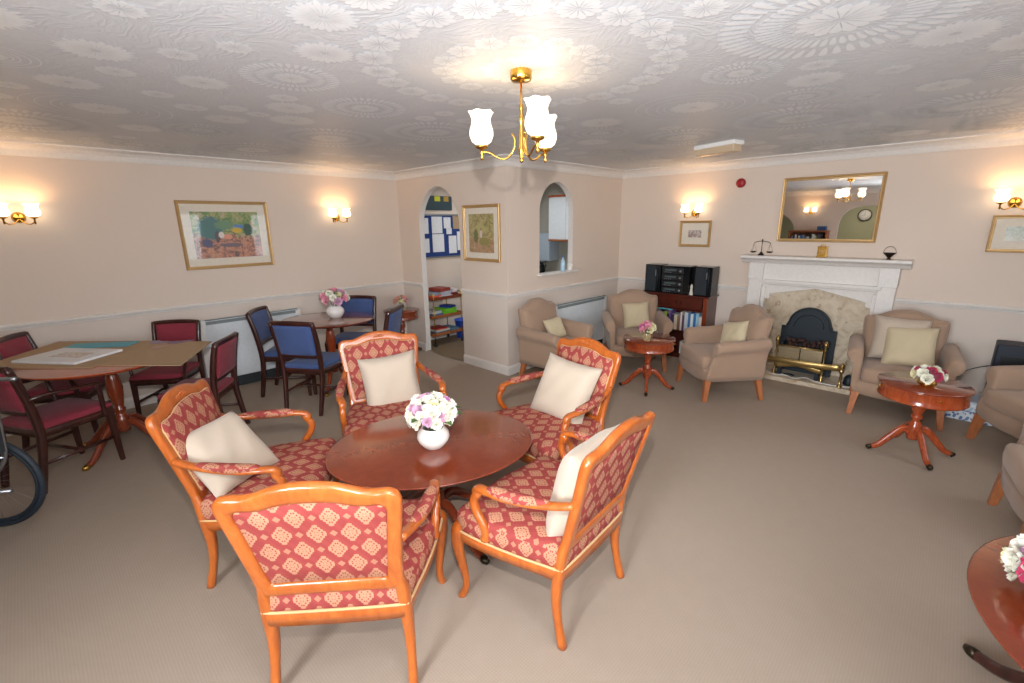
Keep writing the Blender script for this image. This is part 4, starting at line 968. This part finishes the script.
# books
def book(x, y, z, w, d, h, rgb, label, tilt=0, lay=False, group='books in the mahogany bookcase', rz=0):
    nm = 'bk_%d_%d_%d' % rgb; flat(nm, rgb, .55)
    o = obj('book', B().box((0, 0, h / 2), (w, d, h)), nm, bevel=.002); o.location = (x, y, z); o.rotation_euler = (0, tilt, rz)
    b = B(); b.box((0, .003, h / 2), (w * .72, d - .004, h + .001)); obj('pages', b, 'paper', o)
    tag(o, label, 'book', group); return o
cols = [((208, 206, 196), 'off-white'), ((60, 66, 84), 'dark slate'), ((222, 220, 214), 'white'), ((96, 128, 176), 'light blue'), ((40, 40, 48), 'black'), ((120, 140, 170), 'grey-blue'), ((30, 60, 54), 'dark green'), ((150, 180, 60), 'lime green'), ((28, 34, 40), 'thin black'),
        ((112, 78, 140), 'purple'), ((70, 52, 86), 'dark violet'), ((214, 202, 178), 'cream'), ((130, 96, 80), 'brown'), ((224, 214, 200), 'ivory'), ((90, 60, 90), 'plum'), ((190, 200, 206), 'pale grey'), ((60, 110, 160), 'mid-blue'), ((214, 222, 226), 'pale'), ((44, 110, 170), 'bright blue'), ((150, 190, 210), 'sky blue')]
x = CXL + .07; R = random.Random(5); i = 0
sz = ['slim', 'thick', 'tall', 'short']
while x < CXR - .07 and i < 24:
    c, cn = cols[i % len(cols)]; w = R.uniform(.022, .045); h = R.uniform(.185, .245)
    nxt = cols[(i + 1) % len(cols)][1]
    book(x + w / 2, YR - .245, .366, w, .16, h, c, '%s spined book on the middle shelf%s, next to the %s one' % (cn, ', far end' if i >= len(cols) else '', nxt))
    x += w + .0025; i += 1
book(-2.70, YR - .24, .366 + .247, .26, .17, .013, (70, 180, 200), 'turquoise book lying flat on top of the upright ones')
bpy.data.objects[-1] if False else None
for k, (x, c, h, cn) in enumerate(((-2.42, (206, 196, 186), .16, 'pale grey'), (-2.35, (60, 84, 60), .03, 'green'), (-2.30, (170, 50, 50), .17, 'red'), (-2.255, (214, 210, 204), .19, 'white'), (-2.21, (190, 60, 60), .15, 'dull red'))):
    book(x, YR - .24, .061, .042, .17, max(h, .08), c, '%s spined book on the lowest shelf' % cn)
# hi-fi
def speaker(label, x, w):
    t = thing('loudspeaker', label, 'loudspeaker', (x, YR - .19, CZ), group='black hi-fi loudspeakers')
    b = B(); b.box((0, 0, .178), (w, .22, .355)); obj('cabinet', b, 'black_gloss', t, bevel=.008)
    b = B(); b.box((-.022, -.112, .178), (w * .70, .012, .33)); obj('grille', b, 'speaker_cloth', t, bevel=.006)
    b = B(); b.tube([(w * .33, -.116, .03), (w * .33, -.118, .33)], [(.012, .006)] * 2, 8, 3); obj('front_strip', b, 'iron', t)
    b = B(); b.box((w * .22, -.1215, .25), (.010, .004, .08)); obj('badge_strip', b, 'silver', t, bevel=.001)
speaker('black loudspeaker standing left of the stacked hi-fi, above the cushioned corner armchair', -2.885, .215)
speaker('black loudspeaker standing apart from the stacked hi-fi at the bookcase end', -2.225, .215)
t = thing('hifi_stack', 'black stacked hi-fi system with grey display strips between the loudspeakers', 'hi-fi', (-2.575, YR - .19, CZ))
b = B(); b.box((0, 0, .175), (.365, .24, .35)); obj('casing', b, 'black_gloss', t, bevel=.006)
for k, z in enumerate((.045, .125, .205, .29)):
    b = B(); b.box((-.03, -.122, z), (.27, .012, .068)); p = obj('deck', b, 'black_plastic', t, bevel=.004)
    b = B(); b.box((-.06, -.1295, z + .008), (.15, .004, .022)); obj('display', b, flat('lcd', (78, 92, 92), .3), p)
    b = B(); 
    for q in range(4): b.box((-.13 + q * .025, -.1295, z - .02), (.014, .004, .006))
    obj('button', b, 'silver', p)
    b = B(); b.lathe([(.002, 0), (.014, 0), (.013, .012), (.002, .012)], n=14); o = obj('dial', b, 'silver', p); o.rotation_euler = (PI / 2, 0, 0); o.location = (.07, -.127, z)
o = obj('figurine', B().lathe([(.003, 0), (.024, 0), (.026, .01), (.020, .04), (.015, .08), (.019, .10), (.012, .125), (.003, .135)], n=16), 'mat_board'); o.location = (-2.368, YR - .27, CZ); tag(o, 'small pale bottle-shaped ornament in front of the hi-fi', 'ornament')
o = obj('candle_glass', B().lathe([(.003, 0), (.02, 0), (.022, .07), (.020, .07), (.018, .006), (.003, .006)], n=16), 'clear_glass'); o.location = (-2.325, YR - .26, CZ); tag(o, 'tiny clear glass beside the pale ornament by the hi-fi', 'glass')

# ------------------------------------------------------------------ storage heaters
def heater(label, a, c, face, z0, z1, d):
    """runs along y from a to c on plane x=face, depth d into the room (+x)"""
    L = c - a; t = thing('storage_heater', label, 'heater', (face + d / 2, (a + c) / 2, 0))
    b = B(); b.box((0, 0, (z0 + z1) / 2), (d, L, z1 - z0)); obj('body', b, 'heater_white', t, bevel=.012)
    b = B(); b.box((d / 2 - .012, .02, z1 + .0015), (.05, L - .10, .004)); b.box((d / 2 + .0005, .02, z1 - .028), (.004, L - .10, .034)); obj('grille', b, 'grille', t)
    b = B(); b.box((-.005, 0, z0 / 2 + .005), (d - .03, L - .06, z0)); obj('plinth', b, 'plinth', t)
    for y in (-L / 2 + .03, L / 2 - .03):
        b = B(); b.box((d / 2 + .002, y, (z0 + z1) / 2), (.006, .055, z1 - z0 - .03)); obj('end_cap', b, 'white_gloss', t, bevel=.003)
    return t
heater('long white storage heater on the wall behind the blue and maroon chairs', 1.06, 2.10, XL + .018, .12, .775, .10)
heater('white storage heater under the hatch, between two brown armchairs', 4.30, 5.46, XB + .018, .12, .735, .10)

# ------------------------------------------------------------------ things by the right wall
t = thing('wheelchair', 'wheelchair cut by the picture edge, only its large dark tyre and a grey tube visible', 'wheelchair', (-3.852, -.417, 0), .9 - PI)
# local: wheel plane is xz; the body lies towards +y; centre of the near wheel at the origin
def wheel_w(y, big=True):
    r = .292 if big else .09; cz = r
    cx_, rr = (0, .021) if big else (.42, .012)
    n = 40
    b = B(); b.tube([(cx_ + (r - rr) * math.cos(2 * PI * k / n), y, cz + (r - rr) * math.sin(2 * PI * k / n)) for k in range(n)], rr * .85 if big else .014, 10, closed=True); w = obj('tyre', b, 'rubber', t)
    b = B(); b.tube([(cx_ + (r - rr * 2.1) * math.cos(2 * PI * k / n), y, cz + (r - rr * 2.1) * math.sin(2 * PI * k / n)) for k in range(n)], rr * .55, 8, closed=True); obj('rim', b, 'rubber', w)
    b = B(); b.tube([(cx_, y - .03, cz), (cx_, y + .03, cz)], .02 if big else .012, 12)
    for k in range(20 if big else 0): a = 2 * PI * k / 20; b.tube([(cx_ + .02 * math.cos(a), y, cz + .02 * math.sin(a)), (cx_ + (r - .024) * math.cos(a + .25), y, cz + (r - .03) * math.sin(a + .25))], .0006, 4)
    obj('hub', b, 'silver', w)
for y in (0, .56): wheel_w(y); wheel_w(y if y else .04, False)
b = B()
for y in (.05, .51):
    b.tube(catmull([(-.02, y, .292), (-.16, y, .45), (-.19, y, .62), (-.22, y, .90), (-.34, y, .93)], 5), .011, 8); b.tube([(-.17, y, .47), (.30, y, .47), (.42, y, .30), (.42, y, .10)], .011, 8); b.tube([(-.15, y, .26), (.42, y, .24)], .011, 8)
b.tube([(0, 0, .292), (0, .56, .292)], .010, 8); obj('frame', b, 'silver', t)
b = B(); b.box((.08, .28, .475), (.42, .44, .02)); obj('seat', b, 'black_cloth', t, bevel=.005)
b = B(); b.box((-.20, .28, .70), (.02, .44, .38), (0, -.08, 0)); obj('backrest', b, 'black_cloth', t, bevel=.005)
for y in (.05, .51):
    b = B(); b.box((.08, y, .69), (.30, .05, .03)); b.tube([(-.05, y, .68), (-.05, y, .47)], .008, 6); b.tube([(.20, y, .68), (.20, y, .47)], .008, 6); obj('armrest', b, 'black_cloth', t, bevel=.004)
t = thing('electric_appliance', 'dark blue-black rounded box behind the armchair at the picture edge', 'appliance', (.53, 5.74, 0), .0)
b = B(); pr = [(-.19, .0), (.22, .0), (.22, .60), (.12, .648), (-.05, .665), (-.19, .662)]; b.sm = False
b.loft([[(x, y, z) for x, z in pr] for y in (-.12, .12)]); obj('casing', b, flat('navy_black', (22, 30, 46), .55), t, bevel=.012)
b = B(); b.box((0, -.124, .40), (.30, .01, .34)); obj('front_panel', b, 'black_plastic', t, bevel=.003)
b = B(); P = catmull([(.32, 5.60, .47), (.22, 5.52, .44), (.12, 5.50, .36), (.02, 5.56, .20), (-.04, 5.70, .02)], 6); b.tube(P, .005, 6); o = obj('power_cable', b, 'black_plastic'); tag(o, 'thin dark cable hanging between the two armchairs at the wall', 'cable')
for k, (z, c, l) in enumerate(((0, (96, 120, 160), 'patterned blue box on the floor between the two armchairs, lowest'), (.09, (170, 186, 206), 'pale blue and white box lying on top of the blue box by the wall'))):
    g = G('bluebox%d' % k); v = g.co(); vo = g.vor(v, 40); g.fin(g.mix(g.M('GREATER_THAN', vo.outputs['Distance'], .45), lin(c), lin((220, 226, 232))), .5); MAT['bluebox%d' % k] = g.m
    o = obj('box', B().box((0, 0, .044), (.34 - k * .03, .26, .088)), 'bluebox%d' % k, bevel=.003); o.location = (.25 + k * .01, 5.52, z); tag(o, l, 'box')
    b = B(); b.box((0, 0, .089), (.35 - k * .03, .27, .006)); obj('lid', b, flat('blid%d' % k, c, .5), o)

# ------------------------------------------------------------------ behind the archway
t = thing('notice_board', 'blue felt notice board covered with papers on the wall behind the archway', 'notice board', (XL + .003, 4.35, 1.55))
b = B(); b.box((.008, 0, 0), (.016, 1.10, .60)); obj('felt', b, flat('blue_felt', (34, 60, 120), .9), t)
b = B(); 
for y, z, w, h in ((0, .305, 1.13, .02), (0, -.305, 1.13, .02), (-.56, 0, .02, .61), (.56, 0, .02, .61)): b.box((.011, y, z), (.022, w, h))
obj('frame', b, 'silver', t)
NP = [(4.02, 1.70, .13, .22, 'paper'), (4.02, 1.42, .13, .20, 'paper'), (4.24, 1.71, .19, .24, 'paper'), (4.25, 1.45, .21, .26, 'paper'), (4.43, 1.74, .13, .16, 'paper'), (4.62, 1.75, .16, .20, 'cardboard'), (4.46, 1.62, .10, .09, 'paper'), (4.52, 1.42, .15, .26, 'paper'), (4.68, 1.47, .14, .28, 'paper')]
ND = ['tall white notice at the board edge nearest the archway, upper', 'small white notice at the board edge nearest the archway, lower', 'wide white notice in the upper middle of the board', 'large pale notice in the lower middle of the board', 'small white notice beside the brown one', 'brown paper notice at the top of the board', 'tiny white slip pinned in the middle of the blue board', 'white notice right of the blue gap, lower half', 'white notice at the far edge of the board']
for (y, z, w, h, m), l in zip(NP, ND):
    o = obj('notice', B().box((0, 0, 0), (.003, w, h)), m); o.location = (XL + .022, y, z); tag(o, l, 'notice', 'papers on the notice board')
    b = B(); b.ball((.004, 0, h / 2 - .015), .005, 6, 4); obj('pin', b, 'red_plastic', o)
o = obj('wall_panel', B().box((0, 0, 0), (.03, .62, .20)), flat('dark_teal', (26, 58, 66), .5), bevel=.004); o.location = (XL + .016, 4.22, 2.02); tag(o, 'dark teal panel on the wall above the notice board', 'panel')
for k, (y, w, c) in enumerate(((4.26, .10, (220, 220, 40)), (4.42, .09, (190, 150, 50)))):
    o = obj('sticker', B().box((0, 0, 0), (.004, w, .07)), flat('sticky%d' % k, c, .6)); o.location = (XL + .034, y, 2.08); tag(o, ['bright yellow card above the notice board', 'mustard coloured card above the notice board'][k], 'card')
# trolley
TX0, TX1, TY0, TY1 = -5.60, -5.26, 3.80, 4.34
t = thing('tea_trolley', 'three-tier trolley with brass frame and wooden trays, loaded with games, behind the archway', 'trolley', ((TX0 + TX1) / 2, (TY0 + TY1) / 2, 0)); w, l = TX1 - TX0, TY1 - TY0
for k, z in enumerate((.16, .42, .68)):
    b = B(); b.box((0, 0, z), (w, l, .014)); b.box((w / 2, 0, z + .018), (.008, l, .04)); b.box((-w / 2, 0, z + .018), (.008, l, .04)); b.box((0, l / 2, z + .018), (w, .008, .04)); b.box((0, -l / 2, z + .018), (w, .008, .04)); obj('tray', b, 'mahogany' if k == 2 else 'plain_wood', t, bevel=.002)
for sx in (-1, 1):
    for sy in (-1, 1):
        b = B(); b.tube([(sx * (w / 2 + .006), sy * (l / 2 - .02), .05), (sx * (w / 2 + .006), sy * (l / 2 - .02), .76)], .007, 8); lg = obj('leg', b, 'brass', t)
        b = B(); b.tube([(sx * (w / 2 + .006) - .008, sy * (l / 2 - .02), .026), (sx * (w / 2 + .006) + .008, sy * (l / 2 - .02), .026)], .026, 14); obj('castor', b, 'black_plastic', lg)
for sy in (-1, 1):
    b = B(); b.tube([(-w / 2, sy * (l / 2 - .02), .76), (w / 2, sy * (l / 2 - .02), .76)], .007, 8); obj('handle', b, 'brass', t)
TB = [(.777, 4.07, .24, .20, .05, (150, 60, 50), .15, 'brick red box on the grey magazine, topping the trolley'), (.732, 3.92, .22, .16, .04, (150, 160, 176), .25, 'grey-blue box on the orange box'), (.687, 4.08, .30, .22, .035, (206, 206, 210), 0, 'white box on the trolley top tray'), (.687, 3.93, .24, .20, .045, (226, 90, 50), .1, 'orange box on the trolley top tray'), (.722, 4.10, .26, .20, .055, (176, 180, 190), .3, 'grey magazine slanting on the white box'), (.687, 4.245, .26, .12, .06, (120, 40, 40), 0, 'dark red box at the far end of the trolley top tray'), (.747, 4.27, .2, .08, .05, (220, 216, 214), .1, 'small white box on the dark red box'),
      (.427, 4.15, .26, .25, .05, (110, 190, 40), 0, 'bright green box on the middle tray, lower'), (.477, 4.16, .24, .22, .045, (120, 200, 50), .15, 'bright green box stacked on the other green box'), (.427, 3.93, .26, .18, .04, (90, 110, 150), 0, 'grey-blue box on the middle tray'), (.467, 3.92, .22, .16, .04, (200, 206, 204), .2, 'pale box on top of the grey-blue box'), (.522, 4.20, .2, .14, .03, (30, 60, 150), .3, 'dark blue box topping the green boxes'),
      (.167, 4.0, .28, .30, .035, (70, 100, 120), 0, 'slate blue box on the lowest tray'), (.202, 4.0, .26, .26, .025, (206, 200, 190), .1, 'cream box on the lowest tray'), (.227, 4.0, .22, .2, .02, (190, 60, 56), 0, 'red box on top of the cream one, lowest tray'), (.167, 4.23, .26, .14, .05, (80, 130, 160), 0, 'blue box at the far end of the lowest tray')]
for z, y, dx, dy, h, c, r, lb in TB:
    h *= 1.0; o = obj('game_box', B().box((0, 0, h / 2), (dx, dy, h)), flat('gb_%d_%d_%d' % c, c, .5), bevel=.002); o.location = (-5.43, y, z); o.rotation_euler = (0, 0, r); tag(o, lb, 'box', 'game boxes on the trolley')
    b = B(); b.box((0, 0, h - .004), (dx * .93, dy * .93, .0095)); obj('lid', b, flat('gb_%d_%d_%d' % c, c, .5), o)
t = thing('waste_bin', 'blue plastic bin on the floor beyond the trolley', 'bin', (-5.44, 4.50, 0))
b = B(); b.lathe([(.003, .004), (.10, .004), (.105, .01), (.13, .27), (.138, .275), (.138, .285), (.128, .285), (.10, .02), (.003, .02)], n=24); obj('tub', b, flat('blue_plastic', (30, 80, 190), .4), t)
b = B(); b.tube([(.13 * math.cos(a), .0, .27 + .05 * math.sin(a)) for a in [PI * k / 10 for k in range(11)]], .003, 6); obj('handle', b, 'silver', t)

# kitchen seen through the hatch
t = thing('kitchen_unit', 'white wall cupboard with wooden edge strips seen through the arched hatch', 'cupboard', (-4.62, KY - .17, 1.78))
b = B(); b.box((0, 0, 0), (.70, .32, .68)); obj('carcass', b, 'white_gloss', t)
for s in (-1, 1):
    b = B(); b.box((s * .175, -.17, 0), (.345, .02, .66)); d = obj('door', b, 'heater_white', t, bevel=.003)
    b = B(); b.box((s * .175, -.178, -.335), (.345, .02, .03)); obj('handle', b, 'plain_wood', d)
b = B(); b.box((0, -.172, .355), (.72, .025, .03)); obj('cornice', b, 'mahogany_orange', t)
t = thing('kitchen_counter', 'kitchen base unit and worktop seen through the hatch', 'counter', (-4.75, KY - .30, 0))
b = B(); b.box((0, 0, .44), (1.7, .56, .86)); obj('carcass', b, 'white_gloss', t, bevel=.003)
b = B(); b.box((0, -.01, .885), (1.72, .60, .035)); obj('worktop', b, flat('worktop', (150, 140, 128), .4), t, bevel=.004)
for k in range(3): b = B(); b.box((-.56 + k * .56, -.288, .44), (.54, .018, .82)); obj('door', b, 'heater_white', t, bevel=.003)
t = thing('water_boiler', 'pale blue-grey boiler casing on the kitchen wall, seen through the hatch', 'boiler', (-5.19, KY - .14, 1.32))
b = B(); b.box((0, 0, 0), (.34, .26, .46)); obj('casing', b, flat('boiler', (170, 186, 200), .4), t, bevel=.012)
b = B(); b.tube([(0, 0, -.23), (0, -.02, -.32)], .012, 8); b.tube([(0, -.02, -.32), (0, -.08, -.33)], .008, 8); obj('tap', b, 'chrome', t)
o = obj('kettle', B().lathe([(.003, 0), (.075, 0), (.08, .01), (.085, .06), (.07, .13), (.045, .165), (.012, .175), (.012, .19), (.003, .195)], n=20), 'black_gloss'); o.location = (-5.12, KY - .38, .903); tag(o, 'dark rounded kettle on the kitchen worktop, low in the hatch', 'kettle')
b = B(); b.tube([(.03, 0, .17), (.11, 0, .19), (.13, 0, .12), (.085, 0, .05)], .008, 8); obj('handle', b, 'black_plastic', o)
o = obj('wall_plaque', B().box((0, 0, 0), (.09, .02, .20)), 'mahogany_orange', bevel=.003); o.location = (-5.03, KY - .012, 1.98); o.location.x = -5.07; tag(o, 'small reddish-brown plaque on the kitchen wall', 'plaque')
o = obj('detergent_bottle', B().lathe([(.003, 0), (.028, 0), (.03, .01), (.03, .10), (.022, .13), (.010, .145), (.010, .165), (.003, .168)], n=18), flat('bottle_blue', (176, 206, 226), .3)); o.location = (XB - .005, 4.62, 1.133); tag(o, 'pale blue and white bottle standing on the hatch sill', 'bottle')
b = B(); b.lathe([(.003, .168), (.013, .168), (.013, .19), (.003, .192)], n=14); obj('cap', b, flat('cap_blue', (60, 110, 180), .4), o)
o = obj('china_mug', B().lathe([(.003, 0), (.030, 0), (.034, .01), (.036, .085), (.033, .085), (.030, .012), (.003, .010)], n=20), 'white_ceramic'); o.location = (XB + .02, 4.735, 1.133); tag(o, 'cream china mug on the hatch sill beside the bottle', 'mug')
b = B(); b.tube([(.0, .034, .07), (0, .058, .06), (0, .058, .03), (0, .034, .02)], .004, 6); obj('handle', b, 'white_ceramic', o)
o = obj('spray_bottle', B().lathe([(.003, 0), (.030, 0), (.032, .01), (.030, .11), (.014, .14), (.014, .16), (.003, .162)], n=18), flat('spray', (196, 96, 60), .4)); o.location = (-4.55, KY - .40, .903); o.location.x = -5.22; o.location.y = KY - .46; tag(o, 'orange bottle on the kitchen worktop beside the kettle', 'bottle')
b = B(); b.box((0, -.012, .175), (.02, .06, .03)); obj('trigger', b, 'white_gloss', o, bevel=.003)

# ------------------------------------------------------------------ back of the room, seen in the mirror
t = thing('bookcase', 'low orange-brown bookcase behind the viewer, seen only in the mirror', 'bookcase', (-2.87, YB + .17, 0))
b = B(); w = .80
for x in (-w / 2, w / 2): b.box((x, 0, .72), (.03, .30, 1.44))
b.box((0, 0, 1.445), (w + .06, .32, .03)); b.box((0, -.14, .72), (w, .01, 1.44))
for z in (.1, .40, .75, 1.10): b.box((0, 0, z), (w, .28, .02))
obj('carcass', b, 'plain_wood', t, bevel=.003)
x = -3.22; i = 0
while x < -2.52 and i < 16:
    c, cn = cols[(i * 7 + 3) % len(cols)]; wd = R.uniform(.03, .055)
    book(x + wd / 2, YB + .19, 1.112, wd, .17, R.uniform(.2, .28), c, '%s book on the top shelf of the bookcase behind the viewer, place %s' % (cn, ['one', 'two', 'three', 'four', 'five', 'six', 'seven', 'eight', 'nine', 'ten', 'eleven', 'twelve', 'thirteen', 'fourteen', 'fifteen', 'sixteen'][i]), group='books behind the viewer', rz=PI)
    x += wd + .003; i += 1
o = obj('box', B().box((0, 0, .05), (.18, .16, .10)), flat('bb', (40, 80, 130), .5), bevel=.004); o.location = (-2.60, YB + .17, 1.46); tag(o, 'blue box on top of the bookcase behind the viewer', 'box')
t = thing('wall_clock', 'round wall clock with a dark rim in the lobby, seen only in the mirror', 'clock', (-2.10, -4.195, 1.82), PI)
b = B(); b.lathe([(.002, 0), (.15, 0), (.16, .01), (.16, .03), (.14, .035), (.138, .02), (.002, .02)], n=32); o = obj('rim', b, 'bronze', t); o.rotation_euler = (PI / 2, 0, 0)
b = B(); b.lathe([(.002, .0), (.137, .0), (.137, .023), (.002, .023)], n=32); o = obj('face', b, 'mat_board', t); o.rotation_euler = (PI / 2, 0, 0)
b = B(); b.box((0, -.026, .04), (.008, .003, .08)); b.box((.03, -.026, 0), (.06, .003, .008)); obj('hand', b, 'black_plastic', t)

# ------------------------------------------------------------------ lights
def light(name, kind, loc, power, color=(1, 1, 1), size=.05, rot=None, sy=None):
    L = bpy.data.lights.new(name, kind); L.energy = power; L.color = color
    if kind == 'AREA':
        L.size = size
        if sy: L.shape = 'RECTANGLE'; L.size_y = sy; L.spread = 2.35
    else: L.shadow_soft_size = size
    o = bpy.data.objects.new(name, L); COL.objects.link(o); o.location = loc
    if rot: o.rotation_euler = rot
    return o
PC, PS = .45, .75
for x, y, z, k in LIGHTS:
    light('lamp_bulb', 'POINT', (x, y, z), PC if k == 'c' else PS, (1, .72, .42) if k == 'c' else (1, .56, .24), .018)
# daylight through the windows of the right wall
for y0, y1 in VW:
    light('daylight', 'AREA', (XR + .02, (y0 + y1) / 2, 1.505), 33 if y0 < 0 else 5, (.84, .92, 1), 1.05, (0, PI / 2 - .3, 0), y1 - y0 - .04)
light('daylight', 'AREA', (-.26, YB - .02, 1.505), 90, (.86, .93, 1), 1.0, (PI / 2 - .33, 0, 0), 1.05)  # ambient fill for the far walls, set in the added back window
# the photographer's flash, above the lens, and its bounce
fl = light('camera_flash', 'SPOT', (-.03, .02, CH + .27), 255, (1, .98, .97), .022, (PI / 2 + .14, 0, CYAW))
fl.data.spot_size = math.radians(150); fl.data.spot_blend = 1.0
light('kitchen_fill', 'AREA', (-4.7, 5.0, H - .02), 11, (.92, .97, 1), .5, (0, 0, 0))  # added fill light to brighten the kitchen, no fitting there
light('lobby_fill', 'AREA', (-2.0, -3.1, H - .02), 16, (1, .97, .9), .4, (0, 0, 0))  # added fill light that lifts the lobby reflected in the mirror
w = bpy.data.worlds.new('sky'); sc.world = w; w.use_nodes = True
nt = w.node_tree; bg = nt.nodes['Background']; sk = nt.nodes.new('ShaderNodeTexSky'); sk.sky_type = 'HOSEK_WILKIE'; nt.links.new(sk.outputs[0], bg.inputs[0]); bg.inputs[1].default_value = .6

# ------------------------------------------------------------------ camera
cam = bpy.data.cameras.new('camera'); co = bpy.data.objects.new('camera', cam); COL.objects.link(co)
cam.sensor_fit = 'HORIZONTAL'; cam.sensor_width = 36; cam.lens = CF / 1024 * 36; cam.clip_start = .02; cam.clip_end = 60
cy, sy = math.cos(CYAW), math.sin(CYAW)
f0_, r0_, u0_ = Vector((-sy, cy, 0)), Vector((cy, sy, 0)), Vector((0, 0, 1))
fw = f0_ * math.cos(CAMP) - u0_ * math.sin(CAMP); up = u0_ * math.cos(CAMP) + f0_ * math.sin(CAMP)
r = r0_ * math.cos(CROLL) + up * math.sin(CROLL); u = -r0_ * math.sin(CROLL) + up * math.cos(CROLL)
M = Matrix(((r.x, u.x, -fw.x, 0), (r.y, u.y, -fw.y, 0), (r.z, u.z, -fw.z, CH), (0, 0, 0, 1)))
co.matrix_world = M
sc.camera = co
